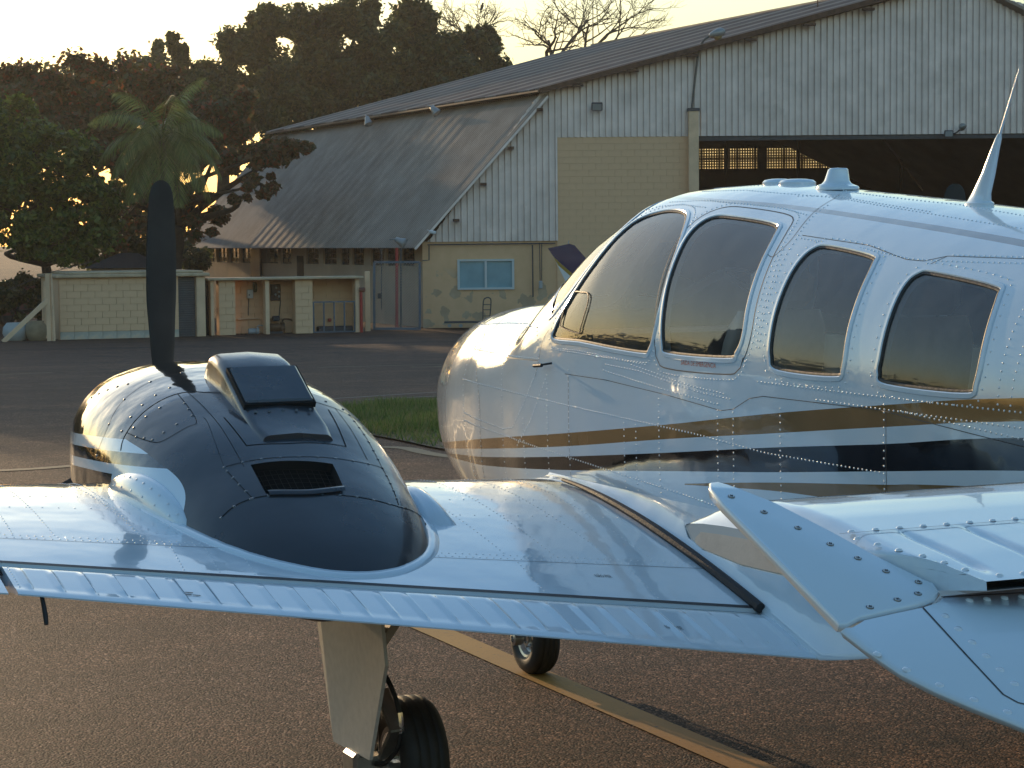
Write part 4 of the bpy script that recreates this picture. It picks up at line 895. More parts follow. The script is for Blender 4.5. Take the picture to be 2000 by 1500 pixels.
# ================================================================== SETTING
def asphalt():
    m, n, b = newmat('asphalt'); v = texco(n); b.inputs['Specular IOR Level'].default_value = .22
    big = noise(n, v, .22, 6, .65); mid = noise(n, v, 2.6, 6, .6); streak = noise(n, texco(n, (.10, 1.1, 1)), 1.0, 5, .6)
    vo = n.nodes.new('ShaderNodeTexVoronoi'); vo.inputs['Scale'].default_value = 100; n.links.new(v, vo.inputs['Vector']); fine = noise(n, v, 90, 3, .6)
    c = ramp(n, vo.outputs['Color'], [(0, (.007, .004, .003)), (.38, (.028, .0155, .0105)), (.58, (.105, .058, .038)), (.80, (.26, .155, .105)), (1, (.60, .41, .30))])
    c = mix(n, .75, c, mix(n, 1.0, c, ramp(n, mid, [(.3, (.55, .55, .56)), (.7, (1.35, 1.25, 1.18))]), 'MULTIPLY'))
    c = mix(n, .8, c, mix(n, 1.0, c, ramp(n, streak, [(.35, (.62, .64, .68)), (.65, (1.2, 1.12, 1.05))]), 'MULTIPLY'))
    c = mix(n, ramp(n, big, [(.50, (0, 0, 0)), (.70, (.6, .6, .6))]), c, (.036, .022, .016))
    oil = noise(n, v, .9, 3, .5); c = mix(n, ramp(n, oil, [(.68, (0, 0, 0)), (.74, (.7, .7, .7))]), c, (.010, .008, .007))
    cr = n.nodes.new('ShaderNodeTexVoronoi'); cr.feature = 'DISTANCE_TO_EDGE'; cr.inputs['Scale'].default_value = .33
    wv = n.nodes.new('ShaderNodeVectorMath'); wv.operation = 'ADD'; nz_ = n.nodes.new('ShaderNodeTexNoise'); nz_.inputs['Scale'].default_value = 1.6; nz_.inputs['Detail'].default_value = 5; n.links.new(v, nz_.inputs['Vector']); n.links.new(v, wv.inputs[0]); n.links.new(nz_.outputs['Color'], wv.inputs[1]); n.links.new(wv.outputs[0], cr.inputs['Vector'])
    c = mix(n, ramp(n, cr.outputs['Distance'], [(0, (.75, .75, .75)), (.004, (0, 0, 0))]), c, (.008, .006, .005))
    n.links.new(c, b.inputs['Base Color']); b.inputs['Roughness'].default_value = .78
    ad_ = n.nodes.new('ShaderNodeMath'); ad_.operation = 'MULTIPLY_ADD'; n.links.new(vo.outputs['Distance'], ad_.inputs[0]); ad_.inputs[1].default_value = -2.0; n.links.new(fine, ad_.inputs[2])
    bump(n, b, ad_.outputs[0], .75, .005); return m
def road_paint(name, col, wear):
    m, n, b = newmat(name); v = texco(n); f = noise(n, v, 40, 4, .7); g = noise(n, v, 2, 4)
    c = mix(n, ramp(n, f, [(wear, (0, 0, 0)), (wear+.12, (1, 1, 1))]), col, (.06, .05, .04)); c = mix(n, ramp(n, g, [(.4, (0, 0, 0)), (.9, (.6, .6, .6))]), c, [q*.6 for q in col])
    n.links.new(c, b.inputs['Base Color']); b.inputs['Roughness'].default_value = .7; bump(n, b, f, .5, .004); return m
MA = asphalt()
rowsd = [-600, -40, 0, 5, 10, 15, 20, 30, 40, 50, 60, 80, 120, 400, 4000]; rowsa = [-4000, -300, -60, -20, -8, 0, 8, 20, 60, 300, 4000]
mb = MB().grid(np.array([[pt(a, d) for a in rowsa] for d in rowsd])); tag(mk('apron', mb.V, mb.F, MA, None, False), kind='structure')
MY = road_paint('worn_yellow_paint', (.46, .22, .03), .60); MYF = road_paint('faded_yellow_paint', (.22, .15, .07), .55); MWF = road_paint('faded_white_paint', (.30, .28, .25), .55)
def stripe(name, L, wd, mat, label):
    """painted line through world XY points"""
    L = np.asarray(L, float); P = spline(L, max(len(L)*8, 16)); T = np.gradient(P, axis=0); T /= np.linalg.norm(T, axis=1)[:, None]; Nn = np.stack([-T[:, 1], T[:, 0]], -1)
    V = []
    for s in (-1, 1):
        for p, q in zip(P, Nn):
            x, y = p+q*s*wd/2; a_, d_ = ad((x, y, 0)); V.append((x, y, gdrop(d_)+.005))
    k = len(P); F = [(i+1, i, i+k, i+1+k) for i in range(k-1)]
    o = mk(name, V, F, mat, None, False); return tag(o, label, 'line marking', kind='structure')
def ws2(L): return [tuple(pt(a, d)[:2]) for a, d in L]
stripe('taxi_line', [(-.01, -6), (-.01, 0), (-.01, 2), (-.02, 4), (-.15, 6.5), (-.7, 9.5), (-1.7, 12.5), (-3.2, 15.5)], .16, MY, 'worn yellow taxi line under the nose wheel')
stripe('taxi_line', ws2([(-8.4, 18.0), (-6.0, 18.9), (-4.4, 19.1), (-3.0, 20.6), (-1.29, 21.3), (-.58, 20.1), (1.5, 17.5), (4, 15)]), .18, MYF, 'faded yellow line round the edge of the grass patch')
stripe('apron_line', ws2([(-3.67, 40.57), (-1.38, 41.5), (3, 43)]), .10, MYF, 'thin faded yellow line crossing the far apron')
stripe('apron_line', ws2([(-12, 36.5), (-9.22, 38.66), (-8.44, 39.33)]), .10, MYF, 'short faded yellow line on the apron left of the propeller')
stripe('apron_line', ws2([(-2.6, 29.9), (-2.17, 30.33), (-1.05, 31.49), (2, 34)]), .05, MWF, 'upper of two thin pale lines before the grass')
stripe('apron_line', ws2([(-2.04, 29.67), (-1.02, 30.41), (2, 32.6)]), .05, MWF, 'lower of two thin pale lines before the grass')
stripe('apron_line', ws2([(-1.9, 40.3), (-1.45, 40.45), (-1.2, 40.9)]), .12, MYF, 'small faded yellow arrow mark beside the far line')
# ---- grass patch
GP = [(-2.35, 25.2), (-2.25, 27.0), (-1.7, 28.0), (-.93, 28.6), (3, 33), (9, 38), (9, 25), (4, 19.5), (1.6, 19.0), (.3, 19.7), (-.6, 20.7), (-1.15, 22.0), (-1.75, 23.4)]
GPs = spline(GP, 60, True); soil = plain('dry_soil', (.10, .075, .045), .95, var=.35, scale=6, bmp=.5, bscale=25)
V = [pt(a, d, up=.02) for a, d in GPs]; c = GPs.mean(0); V.append(pt(c[0], c[1], up=.06)); k = len(GPs)
gi = mk('grass_bed', V, [(i, (i+1) % k, k) for i in range(k)], soil, None, True); tag(gi, kind='structure')
n_ = 90000; a_ = rng.uniform(-2.4, 3.2, n_); d_ = rng.uniform(19, 33, n_); s_ = inpoly(a_, d_, GPs); a_, d_ = a_[s_], d_[s_]
nz = np.sin(a_*2.1+d_*.9)+np.sin(a_*3.3-d_*1.7+1)+np.sin(d_*4.1)*.6; keep = rng.random(len(a_)) < np.clip(.75+.2*nz, .25, 1)*np.clip((d_-20.2)/2.0+.15+.3*(a_ > 0), .12, 1); a_, d_, nz = a_[keep], d_[keep], nz[keep]
hh = rng.uniform(.05, .14, len(a_))*(1+.25*nz); th = rng.uniform(0, 6.28, len(a_)); wd = rng.uniform(.008, .016, len(a_)); ln = rng.normal(0, .045, (len(a_), 2))
B0 = CAM[None]+RH[None]*a_[:, None]+FH[None]*d_[:, None]; B0[:, 2] = np.array([gdrop(q) for q in d_])+.02
su = np.stack([np.cos(th), np.sin(th), 0*th], -1); tip = B0.copy(); tip[:, :2] += ln; tip[:, 2] += hh
Q = np.stack([B0-su*wd[:, None]/2, B0+su*wd[:, None]/2, tip+su*wd[:, None]*.12, tip-su*wd[:, None]*.12], 1)
MG = leafmat('grass_blades', [(.06, .11, .02), (.10, .17, .028), (.15, .21, .045), (.22, .22, .07), (.26, .21, .10)], .6, .4)
g = mkquads('grass', Q, MG); tag(g, 'rough green grass growing in the patch beyond the nose', 'grass', kind='stuff')

# ---- hangar
MH = {'corr': plain('aluminium_wall_sheet', (.78, .66, .61), .45, metal=.25, var=.14, scale=1.6, stain=(.67, .565, .515)),
 'roof': plain('weathered_roof_sheet', (.33, .26, .205), .62, metal=.2, var=.18, scale=1.1, stain=(.26, .20, .155)), 'roof2': plain('rusty_roof_sheet', (.16, .115, .085), .65, metal=.15, var=.35, scale=.9, stain=(.13, .06, .035)),
 'tan': plain('tan_paint', (.80, .50, .29), .8, var=.10, scale=1.2, bmp=.15, bscale=30, stain=(.73, .455, .26)), 'mortar': plain('painted_joint', (.72, .45, .26), .9), 'tan2': plain('cream_paint', (.80, .54, .34), .8, var=.12, scale=1.6, bmp=.2, bscale=25, stain=(.68, .455, .285)),
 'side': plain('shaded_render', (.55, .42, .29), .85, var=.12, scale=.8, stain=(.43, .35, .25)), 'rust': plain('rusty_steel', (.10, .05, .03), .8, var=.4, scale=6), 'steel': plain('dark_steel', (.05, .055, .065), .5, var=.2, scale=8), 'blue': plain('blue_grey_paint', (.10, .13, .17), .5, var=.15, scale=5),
 'inner': plain('shade_black_interior', (.014, .012, .010), .9, var=.2, scale=.5), 'glassd': plain('dark_window_glass', (.02, .02, .022), .08), 'polem': plain('galvanised_pole', (.12, .115, .105), .5, metal=.3), 'lampg': plain('lamp_housing', (.32, .32, .31), .4, metal=.4), 'lens': plain('lamp_lens', (.35, .37, .38), .12, coat=.6),  # inner: near-black so the hangar's shade sits in the colour
 'conc': plain('concrete', (.54, .40, .26), .9, var=.2, scale=3, bmp=.25, bscale=20), 'red': plain('red_pipe', (.42, .035, .03), .45, var=.15, scale=6), 'grey': plain('grey_box', (.38, .39, .40), .5), 'brown': plain('brown_box', (.06, .035, .022), .6, var=.3, scale=9), 'pot': plain('terracotta', (.32, .25, .16), .85, var=.2, scale=4, bmp=.2, bscale=20), 'pot2': plain('pale_tank', (.42, .43, .42), .7, var=.12, scale=3)}
def Hp(a, s, z): return pt(a-.4147*s, 66.7+.91*s, z)
hb = pt(-2.74, 66.7)
hang = empty('hangar', tuple(hb), 'large hangar with corrugated metal gable, steep side roof and wide dark doorway', 'hangar')
ZB = -.75; A0, A1, AP, AR = -2.74, .95, 13.5, 29.7
def gtop(a):
    a = a if a <= AP else 2*AP-a
    return 1.9+(a+2.62)*(6.52-1.9)/(.95+2.62) if a < A1 else 6.52+(a-A1)*(9.66-6.52)/(AP-A1)
# gable sheets: trapezoid ribs, each sheet its own part
def sheet(a0, a1, zb, mat, lap):
    pitch = .195; prof = []
    a = a0
    xs = []
    k0 = math.floor(a0/pitch)
    for k in range(k0, k0+14):
        for f, h in ((0, 0), (.06, 1), (.52, 1), (.58, 0)):
            x = (k+f)*pitch
            if a0 <= x <= a1: xs.append((x, h*.06))
    xs = [(a0, xs[0][1])]+xs+[(a1, xs[-1][1])]
    cols = []
    for x, h in xs:
        zt = gtop(x)-.02; zs = [zb, zt] if zt > zb else [zb, zb]
        cols.append([Hp(x, -.02-h-lap, z) for z in np.linspace(zs[0], zs[1], 3)])
    m_ = MB().grid(np.array(cols), flip=True); return mk('wall_sheet', m_.V, m_.F, mat, hang, False)
a = -2.60; i = 0
while a < 16.9:
    w_ = .94; a2 = min(a+w_, 1.43) if a < 1.43 else a+w_
    sheet(a, a2, 1.92 if a < 1.42 else 5.1, MH['corr'], .004*(i % 2)); a = a2; i += 1
mb = MB(); P = [Hp(a, -.03, 5.1), Hp(AR, -.03, 1.9), Hp(AR, -.03, ZB), Hp(AR-3, -.03, ZB), Hp(AR-3, -.03, 5.1)]
mb.prism([Hp(a, -.03, 5.1), Hp(AR-2.5, -.03, 5.1), Hp(AR-3.57, -.03, 6.4), Hp(a, -.03, gtop(a))], Hp(0, .1, 0)-Hp(0, 0, 0)); mb.build('gable_wall', MH['corr'], hang)
# roof sheets: sine corrugation across, running down the slope
def roofsheet(p0, p1, s0, s1, mat, pitch=.17, amp=.030):
    """p0,p1: (a,z) upper and lower edge; s along the ridge"""
    d = np.array((p1[0]-p0[0], p1[1]-p0[1])); L = np.linalg.norm(d); nn = np.array((-d[1], d[0]))/L
    if nn[1] < 0: nn = -nn
    n = int((s1-s0)/pitch*6)+1; ss = np.linspace(s0, s1, n); rows = []
    for s in ss:
        h = amp*math.sin(2*math.pi*s/pitch); rows.append([Hp(p0[0]+d[0]*u+nn[0]*h, s, p0[1]+d[1]*u+nn[1]*h) for u in np.linspace(0, 1, 4)])
    return rows
def addroof(p0, p1, mats, s_from, s_to, wd, name='roof_sheet'):
    s = s_from; i = 0
    while s < s_to-.05:
        e = min(s+wd, s_to); m_ = MB().grid(np.array(roofsheet(p0, p1, s, e, None))); mk(name, m_.V, m_.F, mats[(i*7+i//3) % len(mats)], hang, True); s = e; i += 1
addroof((1.05, 6.42), (-3.12, 1.74), [MH['roof']], -.35, 26.4, .85)
addroof((AP, 9.86), (.72, 6.56), [MH['roof2'], MH['roof']], -.55, 26.4, .85, 'upper_roof_sheet')
mb = MB().prism([Hp(AP, -.5, 9.86), Hp(AR+.3, -.5, 1.4), Hp(AR+.3, -.5, 1.5), Hp(AP, -.5, 9.95)], Hp(0, 25, 0)-Hp(0, 0, 0)); mb.build('far_roof_slope', MH['roof'], hang)
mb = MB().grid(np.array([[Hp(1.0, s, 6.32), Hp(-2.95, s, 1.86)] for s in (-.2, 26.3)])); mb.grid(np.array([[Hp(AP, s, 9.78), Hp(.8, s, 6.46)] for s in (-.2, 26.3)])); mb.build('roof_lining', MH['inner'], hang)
mb = MB(); mb.bar(Hp(.70, -.56, 6.50), Hp(AP, -.56, 9.80), .05, .16); mb.build('rake_trim', MH['rust'], hang)
mb = MB(); mb.bar(Hp(1.03, -.37, 6.34), Hp(-3.1, -.37, 1.70), .04, .07); mb.build('rake_trim', MH['corr'], hang)
mb = MB(); mb.bar(Hp(.70, -.5, 6.50), Hp(.70, 26.4, 6.50), .08, .05); mb.build('eave_trim', MH['roof2'], hang)
for a in (1.9, 3.6, 5.4, 7.2, 9.0, 10.8): MB().box(Hp(a, -.45, gtop(a)-.09), RH*.18, FH*.12, (0, 0, .035)).build('purlin_end', MH['rust'], hang)
for a in (.55, -.35, -1.2, -2.05): MB().box(Hp(a+.25, -.30, gtop(a)-.06), RH*.10, FH*.12, (0, 0, .04)).build('purlin_end', MH['rust'], hang)
# block walls
def unitblock(w_, h_, mat):
    m_ = MB(); m_.box((0, 0, 0), (w_/2, 0, 0), (0, .03, 0), (0, 0, h_/2), 0); me = bpy.data.meshes.new('block'); me.from_pydata(m_.V, [], m_.F); me.materials.append(mat); return me
def blocks(par, org, u, length, z0, z1, mat, bl=.40, bh=.20, jo=.010, back=None, thick=.15, inward=None):
    """courses of separate blocks on a recessed backing"""
    u = np.asarray(u, float); u /= np.linalg.norm(u); w_ = np.array((-u[1], u[0], 0)); w_ = w_ if w_@FH > 0 else -w_
    org = np.asarray(org, float); ang = math.atan2(u[1], u[0])
    c = org+u*length/2+w_*(thick/2+.045); m_ = MB().box((c[0], c[1], (z0+z1)/2), u*length/2, w_*thick/2, (0, 0, (z1-z0)/2)); m_.build('wall_core', back or MH['mortar'], par)
    cache = {}; z = z0; r = 0; h0 = z1-z0; nr = max(1, round(h0/bh)); bh = h0/nr
    for r in range(nr):
        x = 0 if r % 2 == 0 else -bl/2
        while x < length-.03:
            x0, x1 = max(x, 0), min(x+bl, length)
            if x1-x0 > .05:
                key = (round(x1-x0, 2), round(bh, 3))
                if key not in cache: cache[key] = unitblock(x1-x0-jo, bh-jo, mat)
                o = bpy.data.objects.new('block', cache[key]); COL.objects.link(o); o.parent = par
                p = org+u*(x0+x1)/2+w_*(.03+rng.uniform(-.0025, .0025)); o.location = Vector((p[0], p[1], z0+(r+.5)*bh))-wloc(par); o.rotation_euler = (0, 0, ang)
            x += bl
blocks(hang, pt(1.43, 66.66), RH, 4.09, ZB, 5.1, MH['tan'], .40, .205, .004)
def peel():
    m, n, b = newmat('peeling_tan_paint'); v = texco(n); f = noise(n, v, 1.1, 6, .6)
    c = ramp(n, noise(n, v, 3, 5), [(.3, (.70, .43, .235)), (.7, (.77, .48, .275))])
    g = n.nodes.new('ShaderNodeTexNoise'); g.inputs['Scale'].default_value = 2.1; g.inputs['Detail'].default_value = 3; g.inputs['Roughness'].default_value = .5; n.links.new(v, g.inputs['Vector'])
    sp = n.nodes.new('ShaderNodeSeparateXYZ'); n.links.new(v, sp.inputs[0])
    hz = n.nodes.new('ShaderNodeMapRange'); hz.inputs['From Min'].default_value = 1.15; hz.inputs['From Max'].default_value = .75; n.links.new(sp.outputs['Z'], hz.inputs[0])
    mu = n.nodes.new('ShaderNodeMath'); mu.operation = 'MULTIPLY'; n.links.new(hz.outputs[0], mu.inputs[0]); n.links.new(ramp(n, g.outputs['Fac'], [(.565, (0, 0, 0)), (.58, (1, 1, 1))]), mu.inputs[1])
    c = mix(n, mu.outputs[0], c, ramp(n, f, [(.4, (.44, .31, .20)), (.6, (.54, .40, .27))])); n.links.new(c, b.inputs['Base Color']); b.inputs['Roughness'].default_value = .85
    bump(n, b, mu.outputs[0], .3, .01); return m
fw = MB(); T_ = FH*.22
for (a0, a1, z0, z1) in ((-2.74, -1.66, ZB, 1.92), (.10, 1.43, ZB, 1.92), (-1.66, .10, ZB, .43), (-1.66, .10, 1.37, 1.92)):
    fw.box(pt((a0+a1)/2, 66.7+.02, (z0+z1)/2)+T_/2, RH*(a1-a0)/2, T_/2, (0, 0, (z1-z0)/2))
fw.build('rendered_wall', peel(), hang)
wn = MB(); am = -.78
for (a0, a1, z0, z1) in ((-1.66, -1.59, .43, 1.37), (.03, .10, .43, 1.37), (-1.59, .03, .43, .49), (-1.59, .03, 1.31, 1.37), (am-.035, am+.035, .49, 1.31)): wn.box(pt((a0+a1)/2, 66.70, (z0+z1)/2), RH*(a1-a0)/2, FH*.04, (0, 0, (z1-z0)/2))
wf = wn.build('window', plain('window_frame_white', (.55, .60, .60), .4), hang)
pale = plain('pale_blue_blind_glass', (.22, .40, .46), .12, var=.12, scale=2.0, coat=.5)
for (a0, a1) in ((-1.59, am-.035), (am+.035, .03)): MB().box(pt((a0+a1)/2, 66.735, .90), RH*(a1-a0)/2, FH*.008, (0, 0, .41)).build('window_pane', pale, wf)
# pilaster with dark cap, corner jamb
MB().box(pt(5.645, 66.55, (ZB+5.86)/2), RH*.155, FH*.20, (0, 0, (5.86-ZB)/2), 0, .01).build('pilaster', MH['tan2'], hang)
MB().box(pt(5.645, 66.55, 5.90), RH*.185, FH*.22, (0, 0, .045)).build('pilaster_cap', MH['steel'], hang)
MB().box(Hp(10.9, .05, 5.02), RH*5.1, FH*.05, (0, 0, .06)).build('door_track', MH['steel'], hang)
# interior: back wall with two vent screens, side walls
S = 24.6; DB = 66.7+.91*S
def bk(x, y): p = at(x, y, DB); return ad(p)[0]+.4147*S, p[2]
v1, v2 = (bk(1300, 290), bk(1480, 330)), (bk(1496, 288), bk(1692, 329)); zt_, zb_ = v1[0][1], v1[1][1]
bw = MB()
bw.prism([Hp(A0+.4, S-.1, zt_), Hp(AR-.4, S-.1, zt_), Hp(2*AP-A1, S-.1, 6.3), Hp(AP, S-.1, 9.6), Hp(A1+.1, S-.1, 6.3), Hp(A0+.5, S-.1, 1.9)][:0] or [Hp(1.05, S-.1, zt_), Hp(2*AP-1.05, S-.1, zt_), Hp(2*AP-A1-.1, S-.1, 6.3), Hp(AP, S-.1, 9.6), Hp(A1+.15, S-.1, 6.3)], FH*.2)
bw.prism([Hp(-2.3, S-.1, 1.9), Hp(1.05, S-.1, 1.9), Hp(1.05, S-.1, 6.2)], FH*.2)
for (a0, a1, z0, z1) in ((A0, AR, ZB, zb_) if zb_ < 1.9 else (A0+.4, AR, ZB, 1.9), (1.05, AR-3, 1.9, zb_), (1.05, v1[0][0], zb_, zt_), (v1[1][0], v2[0][0], zb_, zt_), (v2[1][0], AR, zb_, zt_)): bw.box(Hp((a0+a1)/2, S, (z0+z1)/2), RH*(a1-a0)/2, FH*.1, (0, 0, (z1-z0)/2))
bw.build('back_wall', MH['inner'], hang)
for (a0, _), (a1, _) in (v1, v2):
    m_ = MB(); n = int((a1-a0)/.105)
    for i in range(n+1): m_.box(Hp(a0+(a1-a0)*i/n, S, (zb_+zt_)/2), RH*(.05 if i % 7 == 0 else .031), FH*.05, (0, 0, (zt_-zb_)/2))
    k = int((zt_-zb_)/.105)
    for i in range(k+1): m_.box(Hp((a0+a1)/2, S+.06, zb_+(zt_-zb_)*i/k), RH*(a1-a0)/2, FH*.04, (0, 0, .055 if i == k//2 else .031))
    o = m_.build('vent_screen', MH['rust'], hang); o['kind'] = 'stuff'
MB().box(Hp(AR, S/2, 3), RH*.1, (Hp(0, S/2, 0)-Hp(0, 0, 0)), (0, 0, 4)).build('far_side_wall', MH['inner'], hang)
mb = MB(); mb.bar(at(1722, 268, 72), at(1802, 372, 72), .07, .07); mb.build('brace_rod', MH['rust'], hang)
for x in (1290, 1420, 1560, 1760): mb = MB(); mb.bar(at(x, 270, 84), at(x, 420, 84), .12, .12); mb.build('inner_post', MH['inner'], hang)
# side wall under the eave: low wall, piers, windows
def ss(x): k = (x-1000)/FPX; return (-2.42-66.7*k)/(.91*k+.4147)
SB = (Hp(0, 1, 0)-Hp(0, 0, 0)); SB[2] = 0; SN = np.array((-SB[1], SB[0], 0)); SN = SN if SN@RH < 0 else -SN
def swall(name, x0, x1, z0, z1, mat, par, inset=0.0, th=.09):
    s0, s1 = ss(x0), ss(x1); return MB().box(Hp(-2.42, (s0+s1)/2, (z0+z1)/2)-SN*(inset+th), SB*abs(s1-s0)/2, SN*th, (0, 0, (z1-z0)/2)).build(name, mat, par)
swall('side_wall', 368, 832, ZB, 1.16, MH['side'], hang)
wins = [(383, 405), (408, 424), (427, 446), (450, 470), (474, 495), (525, 546), (552, 572), (600, 625), (634, 660), (668, 685), (691, 713), (727, 752), (757, 782), (787, 812)]
prev = 368
for (x0, x1) in wins+[(832, 832)]:
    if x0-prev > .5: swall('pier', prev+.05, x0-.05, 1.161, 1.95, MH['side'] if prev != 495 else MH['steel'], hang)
    prev = x1
swall('downpipe_casing', 498, 516, ZB, 1.7, MH['steel'], hang, -.12, .04); swall('doorway', 583, 596, ZB, 1.45, M['dark'], hang, -.01, .01)  # doorway: black sheet on the wall face paints the shade of the opening
for (x0, x1) in wins:
    o = swall('side_window', x0, x1, 1.161, 1.95, MH['glassd'], hang, .10, .01)
    m_ = MB(); s0, s1 = ss(x0), ss(x1)
    for f in (.03, .5, .97): s = s0+(s1-s0)*f; m_.box(Hp(-2.42, s, 1.55)-SN*.08, SB*.018, SN*.015, (0, 0, .39))
    for z in (1.19, 1.36, 1.55, 1.75): m_.box(Hp(-2.42, (s0+s1)/2, z)-SN*.08, SB*abs(s1-s0)/2, SN*.012, (0, 0, .012))
    m_.build('glazing_bars', MH['steel'], o)
    if x0 < 500 or x0 in (525, 552):
        for f in (.28, .74): MB().box(Hp(-2.42, s0+(s1-s0)*f, 1.275)-SN*.085, SB*abs(s1-s0)*.17, SN*.004, (0, 0, .065)).build('painted_reflection_pane', MH['conc'], o)  # pale boxes put a reflection into the colour of the lower panes
# lamps and fittings on the hangar
def floodlight(p, label, tilt=.4, sc=1.0):
    o = empty('floodlight', tuple(p), label, 'floodlight', 'floodlights on the hangar'); d = np.array((-FH[0], -FH[1], -tilt)); d /= np.linalg.norm(d); u = RH; v = np.cross(u, d); v = v if v[2] > 0 else -v
    m_ = MB().box(p, u*.17*sc, v*.13*sc, d*.045*sc, 0, .02); m_.bar(p-d*.05*sc, p-d*.30*sc+np.array((0, 0, -.02)), .04, .04); m_.build('housing', MH['steel'], o)
    MB().box(p+d*.048*sc, u*.14*sc, v*.10*sc, d*.004).build('lens', MH['lens'], o)
floodlight(at(1166, 208, 66.35), 'square floodlight on the corrugated gable left of the doorway', .5)
floodlight(at(1853, 261, 66.3), 'square floodlight on the lower edge of the gable above the doorway', .2, .8)
def barnlamp(p, dirv, label, sc=1.0):
    o = empty('roof_lamp', tuple(p), label, 'lamp', 'lamps on the side roof'); dirv = np.asarray(dirv, float); dirv /= np.linalg.norm(dirv)
    m_ = MB().lathe(p, dirv, [(0, .02), (.02, .08*sc), (.12*sc, .10*sc), (.30*sc, .16*sc), (.34*sc, .165*sc)], 14); m_.bar(p, p-dirv*.2+np.array((0, 0, -.1)), .04, .04); mk('housing', m_.V, m_.F, MH['lampg'], o, True)
    m_ = MB().lathe(p+dirv*.33*sc, dirv, [(0, .15*sc), (.02, .10*sc), (.03, 0)], 14); mk('lens', m_.V, m_.F, MH['lens'], o, True)
barnlamp(at(716, 228, 79), RH*.3-FH*.5+np.array((0, 0, -1.)), 'grey lamp at the roof break nearer the trees'); barnlamp(at(842, 208, 73), RH*.6-FH*.3+np.array((0, 0, -.7)), 'grey lamp at the roof break nearer the gable'); barnlamp(at(772, 467, 66.4), RH*.9-FH*.3+np.array((0, 0, -.45)), 'pale lamp under the eave corner above the mesh gate')
o = empty('dome_lamp', tuple(at(1876, 248, 66.3)), 'small dome lamp on a bent arm above the doorway', 'lamp'); m_ = MB(); m_.tube(spline([at(1858, 263, 66.4), at(1868, 259, 66.3), at(1876, 252, 66.2)], 10), .025, 8); m_.build('arm', MH['steel'], o, True)
m_ = MB().lathe(at(1880, 248, 66.2), (RH*.5-FH*.5+np.array((0, 0, -.6))), [(-.12, 0), (-.10, .07), (0, .13), (.05, .12), (.06, 0)], 14); mk('shade', m_.V, m_.F, MH['lampg'], o, True)
o = empty('street_lamp', tuple(at(1352, 212, 66.5)), 'street lamp on a thin bent pole above the wall pilaster', 'street lamp'); m_ = MB()
m_.tube(spline([at(1351, 213, 66.5), at(1358, 150, 66.5), at(1364, 105, 66.5), at(1372, 82, 66.5), at(1386, 70, 66.5)], 24), .035, 8); m_.build('pole', MH['polem'], o, True)
hd = RH*.93+np.array((0, 0, .28)); m_ = MB().lathe(at(1385, 70, 66.5), hd, [(0, .03), (.04, .08), (.16, .12), (.30, .15), (.42, .13), (.50, .07), (.52, 0)], 16); mk('lamp_head', m_.V, m_.F, MH['lampg'], o, True)
m_ = MB().lathe(at(1402, 71, 66.5), (RH*.2+np.array((0, 0, -1.))), [(0, .13), (.06, .12), (.11, .07), (.13, 0)], 14); mk('lamp_glass', m_.V, m_.F, plain('amber_lamp_glass', (.35, .25, .12), .15), o, True)
o = empty('security_camera', tuple(at(845, 452, 66.3)), 'small white security camera at the foot of the gable edge', 'camera'); m_ = MB(); m_.bar(at(836, 450, 66.5), at(842, 453, 66.3), .06, .05); m_.bar(at(839, 452, 66.25), at(851, 455, 66.15), .10, .10, 0, bev=.03); m_.build('housing', plain('camera_white', (.7, .7, .7), .4), o)
for (x, y0, label) in ((1597, 22, 'thin rod aerial on the upper roof, left of two'), (1659, 14, 'thin rod aerial on the upper roof, right of two')):
    m_ = MB(); m_.tube([at(x, y0, 70), at(x, y0-90, 70)], [.02, .012], 6); m_.lathe(at(x, y0, 70), (0, 0, 1), [(-.1, .05), (0, .05), (.02, 0)], 8); tag(m_.build('aerial', MH['rust'], None, True), label, 'aerial', 'rod aerials on the hangar roof')
m_ = MB(); m_.tube([at(1158, 150, 110), at(1158, -40, 110)], [.04, .02], 6); tag(m_.build('radio_mast', MH['steel'], None, True), 'thin tall radio mast rising behind the bare tree', 'mast')
# conduits and boxes on the rendered wall
m_ = MB(); m_.tube([at(835, 478, 66.6), at(1085, 475, 66.6)], .02, 6); m_.tube([at(1040, 478, 66.6), at(1041, 580, 66.6)], .022, 6); m_.tube([at(838, 478, 66.6), at(838, 508, 66.6), at(825, 509, 66.5)], .018, 6); o = m_.build('conduit', MH['steel'], None, True); o['kind'] = 'stuff'
tag(o, 'dark conduit running along the top of the tan wall', 'conduit'); del o['kind']
o = MB().box(at(1056, 556, 66.55), RH*.055, FH*.05, (0, 0, .12), 0, .02).build('switch_box', MH['grey'], None); tag(o, 'small grey switch box at the foot of two wall cables', 'switch box')
m_ = MB(); m_.tube([at(1054, 474, 66.6), at(1055, 550, 66.6)], .014, 6); m_.build('cable', MH['steel'], o, True)
m_ = MB(); m_.tube([at(1058, 474, 66.6), at(1058, 550, 66.6)], .012, 6); m_.build('cable', MH['steel'], o, True)
# ================================================================== SHEDS, GATE, SMALL THINGS
def frame(A, B):
    A = pt(*A); B = pt(*B); u = B-A; L = np.linalg.norm(u); u = u/L; w_ = np.array((-u[1], u[0], 0)); w_ = w_ if w_@FH > 0 else -w_
    return A, u, w_, L
def along(A, u, w_, x, off=0.0, z=None, base=ZB):
    """point where image column x meets the shed front line, pushed back by off"""
    r = ray(x, 600); k = r[:2]; M2 = np.array([[k[0], -u[0]], [k[1], -u[1]]]); t, s = np.linalg.solve(M2, A[:2]+w_[:2]*off-CAM[:2]); p = A+w_*off+u*s; p[2] = base if z is None else z; return p, s
